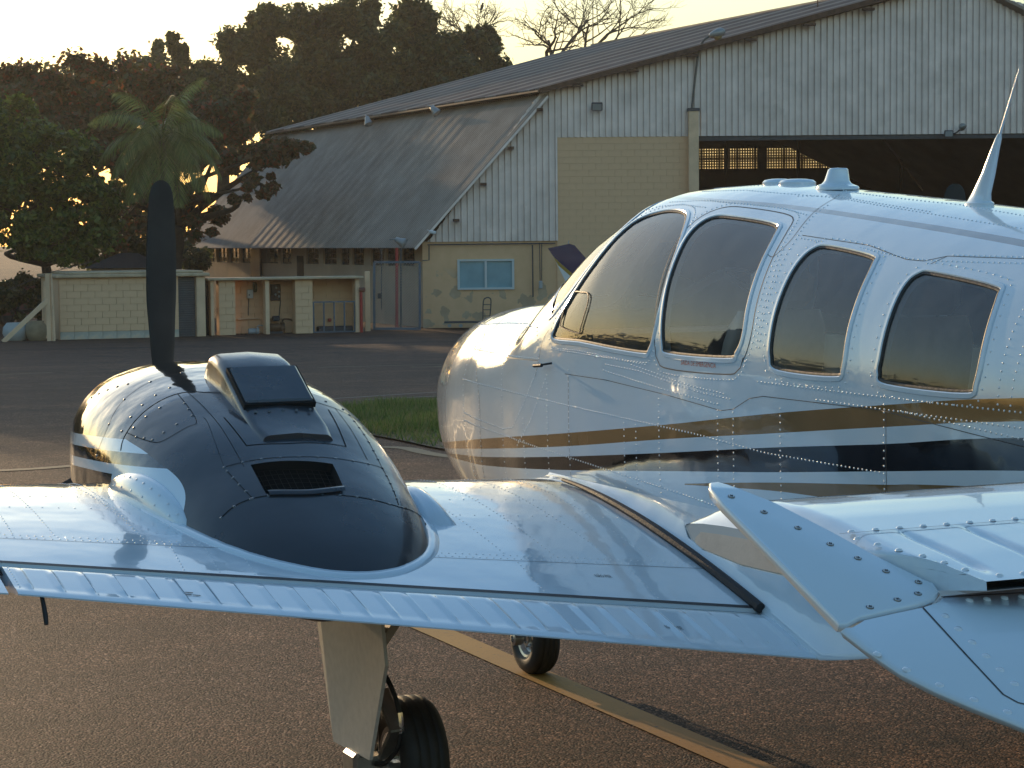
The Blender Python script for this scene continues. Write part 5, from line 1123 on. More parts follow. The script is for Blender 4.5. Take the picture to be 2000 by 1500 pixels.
# --- block shed with the roller door
A, u, w_, L = frame((-12.73, 60.64), (-8.75, 62.22)); H1 = 1.74
sh = empty('block_shed', tuple(A), 'low tan block shed with a dark roller door and stained wall foot', 'shed')
def s_of(x): return along(A, u, w_, x)[1]
MS = plain('stained_tan_block', (.78, .50, .295), .85, var=.10, scale=2.4, bmp=.15, bscale=30, stain=(.71, .445, .26)); MSL = plain('flaking_block_paint', (.50, .46, .38), .85, var=.35, scale=2.2, stain=(.70, .47, .26))
xd0, xd1, xe = s_of(349), s_of(384), s_of(401)
blocks(sh, A+np.array((0, 0, 0)), u, xd0-.0, ZB+.22, ZB+H1, MS, .40, .20, .008); blocks(sh, A, u, xd0, ZB, ZB+.22, MSL, .40, .22, .008)
def bx(x0, x1, o0, o1, z0, z1, mat, name, par, bev=0.0, F=None):
    A_, u_, w2 = F or (A, u, w_); c = A_+u_*(x0+x1)/2+w2*(o0+o1)/2; c[2] = (z0+z1)/2
    return MB().box(c, u_*(x1-x0)/2, w2*(o1-o0)/2, (0, 0, (z1-z0)/2), 0, bev).build(name, mat, par)
rd = bx(xd0, xd1, .18, .20, ZB, ZB+H1-.02, MH['steel'], 'roller_door', sh)
m_ = MB()
for i in range(26): z = ZB+.03+i*.066; c = A+u*(xd0+xd1)/2+w_*.165; c[2] = z; m_.box(c, u*(xd1-xd0)/2, w_*.014, (0, 0, .024), 0, .008)
o = m_.build('door_slats', plain('grey_roller_slats', (.085, .09, .10), .5, var=.15, scale=4), rd); o['kind'] = 'stuff'
bx(xd1, xe, -.03, .22, ZB, ZB+H1, MH['tan2'], 'end_post', sh, .01); bx(-.01, .0, .1, 3.0, ZB, ZB+H1, MH['tan'], 'side_wall', sh); bx(xe-.01, xe, .22, 3.0, ZB, ZB+H1, MH['tan'], 'side_wall', sh)
bx(-.12, xe+.12, -.14, 3.1, ZB+H1+.002, ZB+H1+.10, MH['conc'], 'roof_slab', sh, .02); bx(.25, xe-.05, -.06, 2.9, ZB+H1+.1, ZB+H1+.17, MH['conc'], 'roof_screed', sh, .03)
# --- open bay shed with three niches
A2, u2, w2, L2 = frame((-8.54, 62.77), (-4.47, 64.08)); H2 = 1.60; F2 = (A2, u2, w2)
s2 = empty('niche_shed', tuple(A2), 'low tan shed with three open bays, pumps and a barred gate', 'shed'); g2 = lambda x: along(A2, u2, w2, x)[1]
def pier(x0, x1, nm='pier'):
    a0, a1 = g2(x0), g2(x1); p = A2+u2*a0; o = empty('pier', (0, 0, 0)); o.parent = s2; o.location = Vector((p[0], p[1], ZB))-wloc(s2); blocks(o, np.array((p[0], p[1], 0)), u2, a1-a0, ZB, ZB+H2, MS, .40, .20, .008, None, .42)
pier(428, 460); pier(577, 611)
for (x0, x1) in ((411, 418), (518, 526), (694, 702)): bx(g2(x0), g2(x1), -.04, .35, ZB, ZB+H2, MH['tan2'], 'post', s2, .01, F2)
bk0, bk1 = g2(400), g2(704)
o = empty('back_wall', (0, 0, 0)); o.parent = s2; p = A2+w2*.85+u2*g2(455); o.location = Vector((p[0], p[1], ZB))-wloc(s2); blocks(o, np.array((p[0], p[1], 0)), u2, g2(702)-g2(455), ZB, ZB+H2, MH['tan'], .40, .20, .007)
bx(g2(404), g2(411), .3, .9, ZB, ZB+H2, M['dark'], 'gap', s2, 0, F2)  # solid black box paints the shade between the two sheds
bx(g2(702)-.02, g2(702), .3, 1.0, ZB, ZB+H2, MH['tan'], 'side_wall', s2, 0, F2); bx(g2(526)-.02, g2(526), .3, .9, ZB, ZB+H2, MH['tan'], 'divider', s2, 0, F2)
bx(g2(404), g2(708), -.18, 1.05, ZB+H2+.002, ZB+H2+.075, MH['conc'], 'roof_slab', s2, .015, F2)
def nb(x, y, off): p, s = along(A2, u2, w2, x, off); d = ad(p)[1]; return at(x, y, d)
MP = {'pump': plain('rusty_pump', (.13, .07, .035), .65, metal=.3, var=.4, scale=9)}
o = empty('meter_box', tuple(nb(486, 575, .80)), 'white meter box hung on the first bay wall', 'meter box'); m_ = MB().box(nb(488, 574, .78), u2*.09, w2*.06, (0, 0, .13), 0, .012); m_.build('case', plain('white_box', (.55, .55, .53), .5), o); m_ = MB(); m_.tube([nb(486, 583, .82), nb(485, 616, .82)], .012, 6); m_.build('cable', MH['steel'], o, True); m_ = MB().box(nb(487, 576, .71), u2*.015, w2*.01, (0, 0, .02)); m_.build('lock', MH['steel'], o)
o = MB().box(nb(498, 561, .80), u2*.06, w2*.05, (0, 0, .15), 0, .05).build('hanging_bag', plain('olive_bag', (.07, .075, .035), .8, var=.3, scale=9), None, True, 60); tag(o, 'dark olive bag hanging beside the white meter box', 'bag')
o = empty('panel_board', tuple(nb(538, 571, .80)), 'dark brown electrical board with pale dials in the middle bay', 'electrical board'); MB().box(nb(538, 571, .81), u2*.15, w2*.04, (0, 0, .245), 0, .01).build('board', MH['brown'], o)
for (x, y) in ((539, 562), (545, 570), (538, 575), (545, 579)): m_ = MB().lathe(nb(x, y, .76), -w2, [(0, .035), (.02, .033), (.025, 0)], 10); mk('dial', m_.V, m_.F, MH['grey'], o, True)
m_ = MB(); m_.tube([nb(548, 587, .82), nb(545, 618, .82)], .014, 6); m_.build('cable', MH['steel'], o, True)
def pump(x, y, off, sc, label, mat):
    c = nb(x, y, off); o = empty('water_pump', tuple(c), label, 'pump', 'pumps in the shed bays')
    m_ = MB().lathe(c, u2, [(-.16*sc, 0), (-.16*sc, .10*sc), (-.1*sc, .12*sc), (.10*sc, .12*sc), (.16*sc, .09*sc), (.16*sc, 0)], 14); mk('motor', m_.V, m_.F, mat, o, True, sharp=40)
    m_ = MB().lathe(c+u2*.2*sc, u2, [(-.05*sc, 0), (-.05*sc, .14*sc), (.05*sc, .14*sc), (.05*sc, 0)], 16); mk('impeller_case', m_.V, m_.F, mat, o, True, sharp=40)
    m_ = MB(); m_.tube(spline([c+u2*.2*sc+np.array((0, 0, .1*sc)), c+u2*.24*sc+np.array((0, 0, .22*sc)), c+u2*.45*sc+np.array((0, 0, .20*sc)), c+u2*.62*sc+np.array((0, 0, .06*sc))], 14), .022*sc, 8); m_.build('pipe', mat, o, True)
    MB().box(c+np.array((0, 0, -.13*sc)), u2*.2*sc, w2*.1*sc, (0, 0, .03*sc)).build('base', MH['steel'], o)
pump(493, 647, .45, .75, 'small grey pump on the floor of the first bay', MH['grey']); pump(537, 640, .45, 1.1, 'rusty pump with a curved pipe on the floor of the middle bay', MP['pump'])
o = MB().box(nb(539, 622, .6), u2*.11, w2*.08, (0, 0, .08), 0, .03).build('pressure_tank', MH['steel'], None, True, 60); tag(o, 'dark rounded tank above the rusty pump', 'tank')
m_ = MB(); m_.tube([nb(462, 623, .78), nb(504, 622, .78)], .02, 6); m_.box(nb(468, 623, .78), u2*.05, w2*.03, (0, 0, .03)); tag(m_.build('water_pipe', MH['tan2'], None, True), 'thin tan water pipe across the first bay wall', 'pipe')
m_ = MB(); m_.tube([nb(528, 622, .8), nb(576, 621, .8)], .02, 6); tag(m_.build('water_pipe', MH['tan2'], None, True), 'thin tan water pipe across the middle bay wall', 'pipe')
# barred gate of the third bay
ga, gb = g2(613), g2(693); gt = empty('barred_gate', tuple(A2+u2*ga), 'low blue grey barred gate closing the third bay', 'gate'); z0, z1 = ZB+.03, ZB+.92
for s in np.linspace(ga, gb, 5): bx(s-.02, s+.02, .02, .06, z0, z1, MH['blue'], 'bar', gt, 0, F2)
for z in (z0, z1): bx(ga-.02, gb+.02, .018, .062, z-.02, z+.02, MH['blue'], 'rail', gt, 0, F2)
o = MB().box(nb(655, 642, .5), u2*.55, w2*.16, (0, 0, .08), 0, .03).build('pipe_bundle', MH['steel'], None); tag(o, 'dark low bundle lying behind the barred gate', 'bundle')
o = MB().box(nb(644, 625, .78), u2*.05, w2*.04, (0, 0, .05), 0, .02).build('red_valve', MH['red'], None); tag(o, 'small red valve on the wall behind the barred gate', 'valve')
# hydrant pipe, gate post, mesh gate
hy = empty('hydrant_pipe', tuple(pt(-4.36, 64.0)), 'red hydrant standpipe beside the niche shed', 'hydrant'); m_ = MB(); m_.tube([at(706, 650, 64.0), at(705, 567, 64.0)], .045, 10); m_.build('standpipe', MH['red'], hy, True); m_ = MB(); m_.lathe(at(705, 566, 64.0), RH, [(-.05, 0), (-.05, .07), (.10, .075), (.13, .05), (.13, 0)], 12); m_.build('valve_head', plain('rusty_valve', (.22, .08, .05), .6, var=.3, scale=8), hy, True)
gm = empty('mesh_gate', tuple(pt(-4.2, 65.0)), 'tall chain link gate in a dark steel frame between shed and hangar', 'gate')
D_ = 65.0; x0, x1, yt, yb = 731, 820, 512, 644
for (xa, ya, xb, yb2) in ((x0, yt, x0, yb), (x1, yt, x1, yb), (x0, yt, x1, yt), (x0, yb-2, x1, yb-2)):
    m_ = MB(); m_.bar(at(xa, ya, D_), at(xb, yb2, D_), .10, .07); m_.build('frame_bar', MH['blue'], gm)
m_ = MB(); p00, p10, p01 = at(x0, yb, D_), at(x1, yb, D_), at(x0, yt, D_); W_, H_ = np.linalg.norm(p10-p00), np.linalg.norm(p01-p00); ux, uz = (p10-p00)/W_, (p01-p00)/H_; st = .085
for sg in (1, -1):
    k = -H_
    while k < W_+H_:
        pts_ = []
        xA, zA, xB, zB = k, 0, k+sg*H_, H_
        def clipx(x, z, xo, zo): return (x, z)
        lo, hi = 0.0, 1.0; dx = xB-xA
        t0, t1 = sorted(((0-xA)/dx, (W_-xA)/dx)); lo, hi = max(0, t0), min(1, t1)
        if hi-lo > .02: m_.tube([p00+ux*(xA+dx*lo)+uz*H_*lo, p00+ux*(xA+dx*hi)+uz*H_*hi], .0045, 3, cap=False)
        k += st
o = m_.build('chain_link', MH['lampg'], gm); o['kind'] = 'stuff'
MB().box(at(741, 578, D_-.05), RH*.05, FH*.03, (0, 0, .08)).build('latch', MH['steel'], gm)
o = MB().box((at(718, 648, 64.9)+at(718, 530, 64.9))/2, RH*.075, FH*.08, (0, 0, np.linalg.norm(at(718, 648, 64.9)-at(718, 530, 64.9))/2), 0, .01).build('gate_post', MH['tan2'], None); tag(o, 'cream concrete post at the left of the chain link gate', 'post')
for (x, r, mt, lb, nm) in ((775, .05, 'red', 'red vertical pipe behind the chain link gate', 'fire_pipe'), (783, .03, 'steel', 'dark vertical pipe beside the red one behind the gate', 'drain_pipe'), (745, .018, 'steel', 'thin dark cable pipe hanging left behind the gate', 'cable_pipe')):
    m_ = MB(); m_.tube([at(x, 645 if r > .02 else 605, 66.2), at(x, 484, 66.2)], r, 8); tag(m_.build(nm, MH[mt], None, True), lb, 'pipe')
for (x0_, x1_) in ((728, 752), (760, 790), (795, 815)): pass
# platform trolley by the window wall
tr = empty('platform_trolley', tuple(gnd(905, 638)), 'dark platform trolley with a ladder back handle under the window', 'trolley'); D_ = 65.9
c = at(905, 629, D_); MB().box(c, RH*.58, FH*.28, (0, 0, .025)).build('platform', MH['steel'], tr)
m_ = MB(); hl = [at(943, 628, D_+.1), at(944, 590, D_+.1), at(949, 582, D_+.1), at(956, 582, D_+.1), at(959, 590, D_+.1), at(956, 628, D_+.1)]; m_.tube(spline(hl, 30), .018, 6)
for y in (595, 605, 617): m_.tube([at(944, y, D_+.1), at(958, y, D_+.1)], .013, 6)
m_.build('handle', MH['steel'], tr, True)
for x in (878, 900, 940):
    for dd in (-.2, .2): m_ = MB(); m_.lathe(at(x, 636, D_+dd), RH*.3+FH, [(-.02, 0), (-.02, .055), (.02, .055), (.02, 0)], 12); m_.build('caster', MH['grey'], tr, True)
# concrete fence post with brace, jars
fp_ = empty('fence_post', tuple(gnd(101, 666)), 'leaning cream concrete fence post with a diagonal brace', 'fence post'); m_ = MB(); m_.bar(at(97, 666, 60.0), at(93, 534, 60.0), .12, .12); m_.bar(at(105, 666, 59.95), at(98, 534, 60.0), .05, .10); m_.build('post', MH['tan2'], fp_)
m_ = MB(); m_.bar(at(6, 668, 59.5), at(94, 585, 60.0), .13, .12); m_.build('brace', MH['tan2'], fp_)
o = MB().box((at(90, 660, 60.4)+at(90, 550, 60.4))/2, RH*.05, FH*.06, (0, 0, .8)).build('fence_post', MH['tan2'], None); tag(o, 'thin pale post just behind the braced fence post', 'fence post')
m_ = MB(); m_.tube([at(16, 566, 60.2), at(95, 533, 60.2), at(184, 510, 60.5)], .008, 5); tag(m_.build('guy_wire', MH['steel'], None, True), 'thin wire running from the fence post into the trees', 'wire')
for (x, y, r, h, mat, lb) in ((73, 665, .33, .55, MH['pot'], 'brown clay jar behind the fence post brace'), (32, 665, .38, .50, MH['pot2'], 'pale round tank left of the brown clay jar')):
    c = gnd(x, y); m_ = MB().lathe(c, (0, 0, 1), [(0, r*.7), (.05, r*.82), (h*.4, r), (h*.75, r*.95), (h*.95, r*.72), (h, r*.7), (h, 0)], 24); tag(mk('jar', m_.V, m_.F, mat, None, True, sharp=50), lb, 'jar')
# parked car behind the trees and a dark roofed hut
def car(c, ang, label, col):
    o = empty('parked_car', tuple(c), label, 'car'); ca, sa = math.cos(ang), math.sin(ang); X = np.array((ca, sa, 0)); Y = np.array((-sa, ca, 0))
    prof = [(-2.05, .35), (-2.1, .62), (-2.0, .88), (-1.5, .95), (-1.0, 1.38), (-.6, 1.46), (.5, 1.45), (.9, 1.36), (1.35, .98), (1.95, .88), (2.1, .62), (2.05, .35)]; rows = []
    for yy, k in ((-.85, .97), (-.80, 1.0), (-.55, 1.02), (0, 1.03), (.55, 1.02), (.80, 1.0), (.85, .97)): rows.append([c+X*px_+Y*(yy*(.82 if z > 1.0 else 1.0))+np.array((0, 0, z*(k if z > .9 else 1))) for px_, z in prof])
    m_ = MB().grid(np.array(rows)); n = len(prof); m_.F += [tuple(range(n)), tuple(6*n+j for j in range(n))[::-1]]; m_.M += [0, 0]; mk('body', m_.V, m_.F, col, o, True, sharp=30)
    for sg in (-1, 1):
        m_ = MB().prism([c+X*a+Y*sg*.72+np.array((0, 0, z)) for a, z in ((-1.35, 1.0), (-.95, 1.34), (.82, 1.33), (1.2, 1.0))], Y*sg*.01); m_.build('side_window', MH['glassd'], o)
        for xx in (-1.3, 1.3): m_ = MB().lathe(c+X*xx+Y*sg*.78+np.array((0, 0, .31)), Y*sg, [(-.1, .31), (.06, .31), (.09, .27), (.08, .19), (.05, .18), (.06, 0)], 18); m_.build('wheel', M['tyre'], o, True)
        m_ = MB().box(c+X*2.05+Y*sg*.6+np.array((0, 0, .68)), X*.05, Y*.16, (0, 0, .07), 0, .02); m_.build('headlight', MH['lens'], o)
car(pt(-16.4, 73.0), math.radians(20), 'reddish parked car glimpsed under the tree beyond the fence post', plain('car_red', (.16, .05, .035), .25, coat=.8))
ht = empty('roofed_hut', tuple(pt(-13.3, 76)), 'small hut with a dark hipped roof behind the block shed', 'hut'); MB().box(pt(-13.5, 76, .2), RH*1.1, FH*1.1, (0, 0, .95)).build('wall', MH['side'], ht)
m_ = MB(); q = [pt(-13.5+i*1.35, 76+j*1.35, 1.1) for i, j in ((-1, -1), (1, -1), (1, 1), (-1, 1))]; m_.add(q+[pt(-13.8, 76, 1.62), pt(-13.2, 76, 1.62)], [(0, 1, 5, 4), (1, 2, 5), (2, 3, 4, 5), (3, 0, 4), (3, 2, 1, 0)]); m_.build('roof', plain('dark_tiles', (.03, .03, .03), .8, var=.3, scale=6), ht)
# ---- second airplane: only its tail shows behind the nose
p2 = empty('small_airplane', tuple(pt(2.4, 61)), 'parked small airplane whose blue and white tail fin shows behind the nose', 'airplane'); MB_, MWt, MGd = plain('navy_paint', (.010, .014, .085), .2, coat=.8), plain('white_paint2', (.7, .7, .7), .25, coat=.6), plain('gold_paint2', (.35, .22, .03), .3)
D2 = 56.0
def fin2(poly, mat, name, th): 
    P = [at(x, y, D2) for x, y in poly]; m_ = MB().prism([q-FH*th/2 for q in P], FH*th); m_.build(name, mat, p2)
fin2([(1070, 485), (1112, 476), (1122, 479), (1160, 522), (1200, 575), (1215, 600), (1150, 570), (1120, 536), (1092, 512), (1080, 500)], MB_, 'fin_cap', .10)
fin2([(1081, 502), (1093, 513), (1121, 537), (1151, 571), (1216, 601), (1218, 612), (1149, 577), (1117, 542), (1090, 518)], MGd, 'fin_stripe', .102)
fin2([(1086, 512), (1117, 542.5), (1149, 577.5), (1218, 612.5), (1260, 640), (1180, 645), (1140, 620), (1112, 565)], MWt, 'fin', .10)
m_ = MB(); m_.tube([at(1110, 477, D2), at(1111, 470, D2)], .012, 6); m_.build('beacon', MH['grey'], p2, True)
rows = []
for s, r in ((0, .05), (.6, .22), (1.6, .42), (3.0, .62), (4.4, .66), (5.6, .5), (6.2, .2), (6.3, .01)):
    c = at(1135, 640, D2)+RH*s*.9-FH*s*.35; c[2] = .25+.05*s; rows.append([c+np.array((0, 0, r*math.sin(a)))+FH*r*math.cos(a)*.9 for a in np.linspace(0, 2*math.pi, 17)])
m_ = MB().grid(np.array(rows)); mk('fuselage', m_.V, m_.F, MWt, p2, True)
c = at(1160, 640, D2); c[2] = .35; m_ = MB().box(c+RH*.6, RH*.35-FH*.1, FH*1.6+RH*.3, (0, 0, .03)); m_.build('tailplane', MWt, p2)
c = c+RH*3.2-FH*1.1; c[2] = .75; m_ = MB().box(c, RH*.7-FH*.2, FH*4.5+RH*1.4, (0, 0, .06)); m_.build('wing', MWt, p2)
for off in (RH*2.6+FH*1, RH*2.6-FH*1.6, RH*4.6-FH*.5): q = at(1160, 640, D2)+off; q[2] = ZB+.2; m_ = MB().lathe(q, FH, [(-.07, 0), (-.07, .2), (.07, .2), (.07, 0)], 14); m_.tube([q, q+np.array((0, 0, .6))], .04, 6); m_.build('gear', M['tyre'], p2, True)

# ================================================================== TREES
def leaves(C_, R_, n, size, nclus, flat=.5, shell=.55, asp=.5, droop=.0, clr=.16):
    """leaf quads in clumps through an ellipsoid"""
    d = rng.normal(size=(nclus, 3)); d /= np.linalg.norm(d, axis=1)[:, None]; r = shell+(1-shell)*rng.random(nclus)**.7; r *= rng.uniform(.78, 1.08, nclus)
    cc = d*r[:, None]*np.asarray(R_); k = rng.integers(0, nclus, n); sg = np.asarray(R_).mean()*clr*rng.uniform(.6, 1.4, nclus)
    p = cc[k]+rng.normal(size=(n, 3))*sg[k][:, None]*np.array((1, 1, .7)); p[:, 2] -= droop*rng.random(n)
    out = p/np.asarray(R_); out /= np.linalg.norm(out, axis=1)[:, None]+1e-6
    nr = out*.5+rng.normal(size=(n, 3))*.7+np.array((0, 0, flat)); nr /= np.linalg.norm(nr, axis=1)[:, None]
    t = np.cross(nr, rng.normal(size=(n, 3))); t /= np.linalg.norm(t, axis=1)[:, None]+1e-6; b = np.cross(nr, t); s = size*rng.uniform(.6, 1.3, n)[:, None]
    P = p+np.asarray(C_); tip = P+t*s-np.array((0, 0, 1))*s*.15; return np.stack([P-t*s, P-b*s*asp, tip, P+b*s*asp], 1), cc+np.asarray(C_)
def limbs(mb, base, targets, r0, kink=.25, seg=7):
    base = np.asarray(base, float)
    for t in targets:
        t = np.asarray(t, float); L = np.linalg.norm(t-base); m = base*.5+t*.5+rng.normal(size=3)*L*kink*.4; m[2] = base[2]+(t[2]-base[2])*.55; mb.tube(spline([base, m, t], 9), np.linspace(r0, r0*.15, 9), seg)
def tree(name, label, base, th, blobs, mat, trunk_r, size, nper, nclus, group='trees around the hangar', asp=.5, bark=None, droop=0., extra_twigs=0, clr=.16, shell=.55):
    o = empty(name, tuple(base), label, 'tree', group); base = np.asarray(base, float); top = base+np.array((rng.normal()*.2, rng.normal()*.2, th)); mb = MB(); mb.tube(spline([base-np.array((0, 0, .1)), base*.5+top*.5+rng.normal(size=3)*.12, top], 10), np.linspace(trunk_r*1.25, trunk_r*.7, 10), 10)
    QS = []; twigs = []
    for (c, R_, f) in blobs:
        q, cl = leaves(c, R_, int(nper*f), size, max(6, int(nclus*f)), asp=asp, droop=droop, clr=clr, shell=shell); QS.append(q); limbs(mb, top, [c], trunk_r*.6); limbs(mb, c, cl[:max(3, len(cl)//5)], trunk_r*.22, .2, 5); twigs.append(cl)
    mk('trunk', mb.V, mb.F, bark or BARK, o, True); mkquads('crown', np.concatenate(QS), mat, o); return o
BARK = plain('bark', (.055, .042, .030), .9, var=.35, scale=6, bmp=.6, bscale=14); BARKP = plain('pale_bark', (.13, .11, .085), .9, var=.3, scale=6)
L1 = leafmat('bright_green_leaves', [(.041, .068, .014), (.074, .121, .019), (.115, .169, .024), (.216, .257, .041)], .45, .45); L2 = leafmat('red_green_leaves', [(.045, .055, .016), (.065, .072, .020), (.085, .075, .024), (.10, .055, .026), (.14, .095, .03), (.28, .06, .02)], .5, .40)
L3 = leafmat('dark_evergreen_leaves', [(.027, .042, .015), (.048, .069, .019), (.078, .099, .026), (.13, .145, .038)], .5, .45); LP = leafmat('palm_leaflets', [(.085, .125, .028), (.155, .20, .045), (.25, .27, .08)], .45, .4)
def bl(x, y, d, rx, ry, rz=None, f=1.0): s = d/FPX; return (at(x, y, d), (rx*s, (rx+ry)*.5*s if rz is None else rz, ry*s), f)
tree('round_tree', 'dense bright green leafy tree at the left edge above the block shed', gnd(20, 640)+FH*5, 2.0, [bl(10, 250, 65, 95, 85), bl(95, 330, 64.5, 105, 90), bl(165, 420, 64, 78, 78), bl(40, 420, 64, 105, 90), bl(-70, 330, 66, 90, 140), bl(110, 475, 63.5, 90, 42, f=.6)], L1, .22, .105, 8500, 44, clr=.12)
tree('almond_tree', 'broad tree with reddish leaves reaching over the hangar roof', pt(-12.2, 78), 3.4, [bl(60, 190, 77, 110, 80), bl(190, 180, 77, 110, 75), bl(150, 260, 76, 120, 70), bl(330, 190, 77, 75, 55, f=.7), bl(430, 225, 76, 75, 55, f=.8), bl(420, 300, 75, 80, 50, f=.8), bl(530, 300, 74, 55, 32, f=.5), bl(575, 290, 73, 36, 20, f=.35), bl(510, 360, 74, 42, 22, f=.35), bl(470, 385, 74, 24, 16, f=.2), bl(270, 300, 77, 80, 70, f=.8), bl(250, 420, 78, 80, 80, f=.6), bl(390, 420, 77, 45, 60, f=.4), bl(-30, 230, 78, 90, 120)], L2, .28, .125, 5200, 34, asp=.6, clr=.135)
tree('evergreen_tree', 'tall dark evergreen tree with an open left crown behind the hangar', pt(-14, 104), 6, [bl(400, 140, 102, 75, 45, f=.8), bl(330, 85, 102, 45, 20, f=.35), bl(470, 75, 102, 60, 34, f=.7), bl(530, 35, 102, 50, 30, f=.6), bl(520, 130, 102, 90, 55), bl(450, 190, 101, 90, 50), bl(560, 210, 101, 70, 50)], L3, .4, .15, 7500, 30, droop=.6, clr=.14)
tree('evergreen_tree', 'tallest dark evergreen tree, middle of the row behind the hangar', pt(-8.3, 106), 6, [bl(620, 40, 104, 70, 42), bl(700, 20, 104, 65, 38, f=.8), bl(660, 110, 104, 90, 60), bl(620, 190, 103, 80, 45, f=.8), bl(740, 90, 104, 70, 55), bl(720, 165, 103, 80, 40, f=.8)], L3, .42, .15, 8000, 32, droop=.6, clr=.14)
tree('evergreen_tree', 'dark evergreen tree at the right end of the row beside the bare tree', pt(-5, 108), 6, [bl(810, 30, 106, 52, 40, f=.8), bl(850, 90, 106, 70, 50), bl(940, 65, 106, 32, 26, f=.35), bl(960, 110, 106, 40, 42, f=.6), bl(890, 150, 105, 80, 42), bl(800, 150, 105, 60, 40, f=.8)], L3, .4, .15, 7500, 30, droop=.6, clr=.135)
tree('evergreen_tree', 'dark evergreen tree added out of sight behind the reddish tree to shade the roof', pt(-18, 101), 4, [bl(290, 170, 101, 95, 60), bl(200, 190, 101, 90, 70), bl(110, 200, 101, 90, 70), bl(360, 240, 101, 80, 60)], L3, .35, .20, 4200, 36, droop=.4)  # unseen tree, put here to cast shade on the hangar roof
tree('low_tree', 'low dark tree filling the gap under the palm behind the sheds', pt(-13.5, 82), 1.5, [bl(290, 470, 82, 80, 60), bl(210, 500, 84, 80, 30, f=.6), bl(380, 500, 86, 30, 40, f=.35)], L3, .2, .13, 5200, 36)
tree('leafy_shrub', 'dark leafy shrub behind the fence brace at the left edge', pt(-15.6, 67), .6, [bl(10, 585, 67, 45, 40, f=.7), bl(55, 560, 69, 40, 22, f=.4), bl(75, 600, 68, 26, 24, f=.3)], L3, .1, .10, 4200, 30)
def palm(base, crown, n, rad, label):
    o = empty('coconut_palm', tuple(base), label, 'palm tree'); mb = MB(); base = np.asarray(base, float); crown = np.asarray(crown, float); mb.tube(spline([base, base*.5+crown*.5+RH*.15, crown], 12), np.linspace(.17, .11, 12), 10); mk('trunk', mb.V, mb.F, BARKP, o, True)
    for i in range(n):
        az = i*2.399+.3; el = math.radians(78-100*(i/n)**.9); L = rad*rng.uniform(.85, 1.1); hd = RH*math.cos(az)+FH*math.sin(az); P = [crown]; d = hd*math.cos(el)+np.array((0, 0, math.sin(el)))
        for k in range(16): P.append(P[-1]+d*L/16); d = d+np.array((0, 0, -.115-.05*math.cos(el))); d /= np.linalg.norm(d)
        P = np.array(P); T = np.gradient(P, axis=0); T /= np.linalg.norm(T, axis=1)[:, None]; Q = []; sd_ = np.cross(T, (0, 0, 1.)); sd_ /= np.linalg.norm(sd_, axis=1)[:, None]+1e-6
        for j in np.linspace(1.5, 16, 46):
            k = min(int(j), 15); f = j-k; p = P[k]*(1-f)+P[k+1]*f; t = T[k]; u_ = j/16; ll = .62*rad/1.9*(math.sin(math.pi*min(u_*.9+.12, 1))**.7)*rng.uniform(.8, 1.1)
            for sg in (-1, 1): dl = sd_[k]*sg*.75+t*.45+np.array((0, 0, -.55-.2*rng.random())); dl /= np.linalg.norm(dl); wv = t*.022; m1 = p+dl*ll*.5; tp = p+dl*ll+np.array((0, 0, -.10*ll)); Q.append([p-wv*.6, m1-wv, tp, m1+wv])
        mkquads('frond', np.array(Q), LP, o); mb = MB(); mb.tube(P, np.linspace(.022, .005, len(P)), 5); ob = mk('rachis', mb.V, mb.F, L1, o, True)
palm(pt(-10.3, 64), at(316, 275, 64), 26, 2.75, 'coconut palm standing behind the propeller blade')
def bare(base, top, spread, depth, label, r0=.22, CL=1.6):
    o = empty('bare_tree', tuple(base), label, 'tree', 'bare trees'); mb = MB()
    def grow(p, d, L, r, k, nl):
        q = [p]; dd = d.copy()
        for _ in range(4): dd = dd+rng.normal(size=3)*.16+np.array((0, 0, .03)); dd /= np.linalg.norm(dd); q.append(q[-1]+dd*L/4)
        mb.tube(q, np.linspace(r, r*.62, 5), 5 if k > 2 else 3, cap=False)
        if k > 0:
            for _ in range(3 if k > 1 else 4):
                e = dd+rng.normal(size=3)*spread; e[2] = abs(e[2])*.8+.05; e /= np.linalg.norm(e); grow(q[rng.integers(2, 5)] if k < depth else q[-1], e, nl*rng.uniform(.8, 1.2), r*.58, k-1, nl*.76)
    base = np.asarray(base, float); d = np.asarray(top, float)-base; L = np.linalg.norm(d); grow(base, d/L, L, r0, depth, CL); mk('branches', mb.V, mb.F, plain('dry_wood', (.10, .075, .05), .9, var=.2, scale=4), o, True)
bare(pt(1.8, 112), at(1045, 130, 112), .62, 5, 'large bare branched tree standing behind the hangar roof ridge', .2, 2.0); bare(pt(3.6, 116), at(1120, 120, 116), .62, 5, 'smaller bare tree beside the radio mast', .15, 2.3); bare(pt(-.2, 114), at(960, 120, 114), .55, 5, 'bare tree mingled with the right hand evergreen', .2, 2.0)
bare(at(215, 330, 79), at(225, 170, 79), .6, 4, 'bare twiggy top sticking out above the reddish tree', .06, .8)
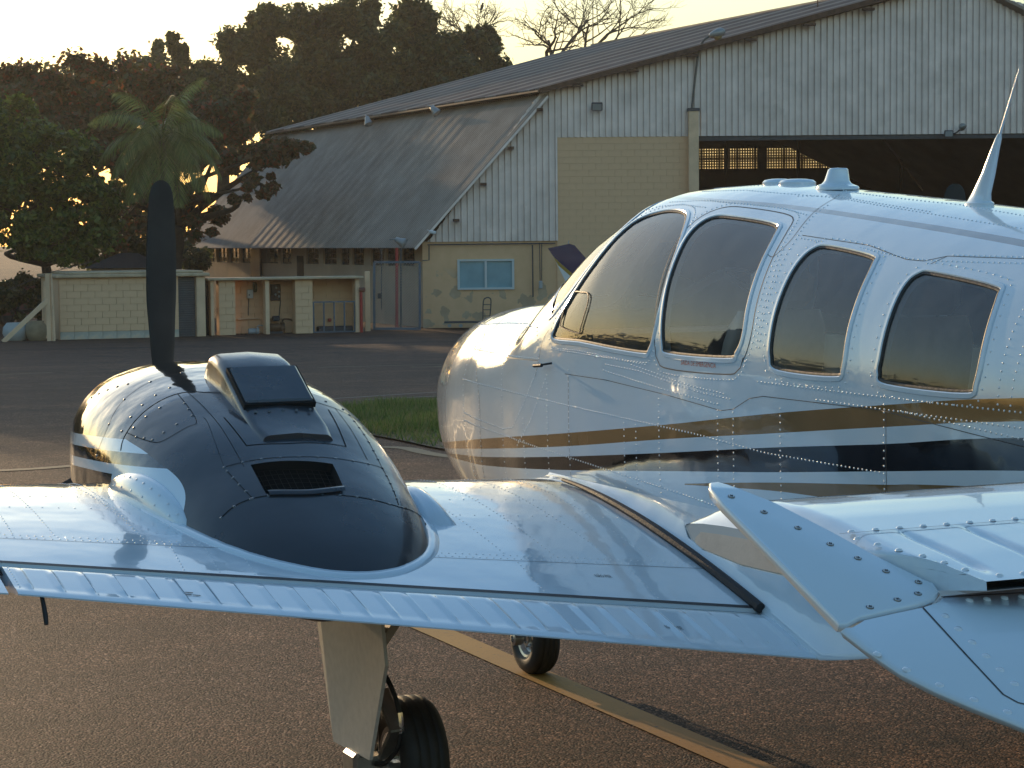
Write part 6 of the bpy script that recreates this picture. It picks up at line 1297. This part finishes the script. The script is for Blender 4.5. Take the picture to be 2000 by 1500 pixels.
# small bird perched in the bare tree
c = at(941, 14, 113); m_ = MB(); m_.lathe(c, RH*.3+np.array((0, 0, 1.)), [(-.22, .01), (-.12, .05), (0, .085), (.10, .07), (.15, .045), (.19, .055), (.23, .04), (.25, 0)], 10); m_.tube([c+np.array((0, 0, -.1)), c+RH*-.14+np.array((0, 0, -.34))], [.04, .02], 6); m_.tube([c+np.array((0, 0, .21)), c+RH*.12+np.array((0, 0, .20))], [.02, .004], 5); tag(m_.build('bird', plain('bird_dark', (.02, .02, .02), .7), None, True), 'small dark bird perched at the top of the bare tree', 'bird')
# woods beyond the picture: what the polished skin mirrors
QS = []
for i in range(110):
    az = rng.uniform(-175, 175)
    if -33 < az < 17: continue
    R_ = rng.uniform(80, 120) if az < 0 else rng.uniform(150, 220); h = rng.uniform(5.0, 7.2)*(R_/100); a, d = R_*math.sin(math.radians(az)), R_*math.cos(math.radians(az)); c = pt(a, d, ZB+h*.6); q, _ = leaves(c, (h*1.7, h*1.7, h), 900, .55, 26); QS.append(q)
for i in range(60):
    d = rng.uniform(74, 98); a = rng.uniform(-54, -.252*d-4.5); h = rng.uniform(5.5, 6.3); c = pt(a, d, ZB+h*.95); q, _ = leaves(c, (h*.85, h*.85, h), 2200, .32, 40); QS.append(q)
o = mkquads('distant_woods', np.concatenate(QS), L3); tag(o, 'far belt of dark trees around the airfield', 'woods', kind='stuff')

# ---- haze volume added to imitate the warm veil of lens flare
if HAZE > 0:
    lo, hi = -260.0, 260.0; m, n, b = newmat('haze'); n.nodes.remove(b); pv = n.nodes.new('ShaderNodeVolumePrincipled'); pv.inputs['Color'].default_value = (.95, .93, .88, 1); pv.inputs['Density'].default_value = HAZE; pv.inputs['Anisotropy'].default_value = .55
    n.links.new(pv.outputs[0], [q for q in n.nodes if q.type == 'OUTPUT_MATERIAL'][0].inputs['Volume'])
    mb = MB().abox((lo, lo, -2.0), (hi, hi, 26.0)); tag(mk('haze', mb.V, mb.F, m, None, False), 'thin haze volume added for the warm flare veil over the airfield', 'haze', kind='stuff')
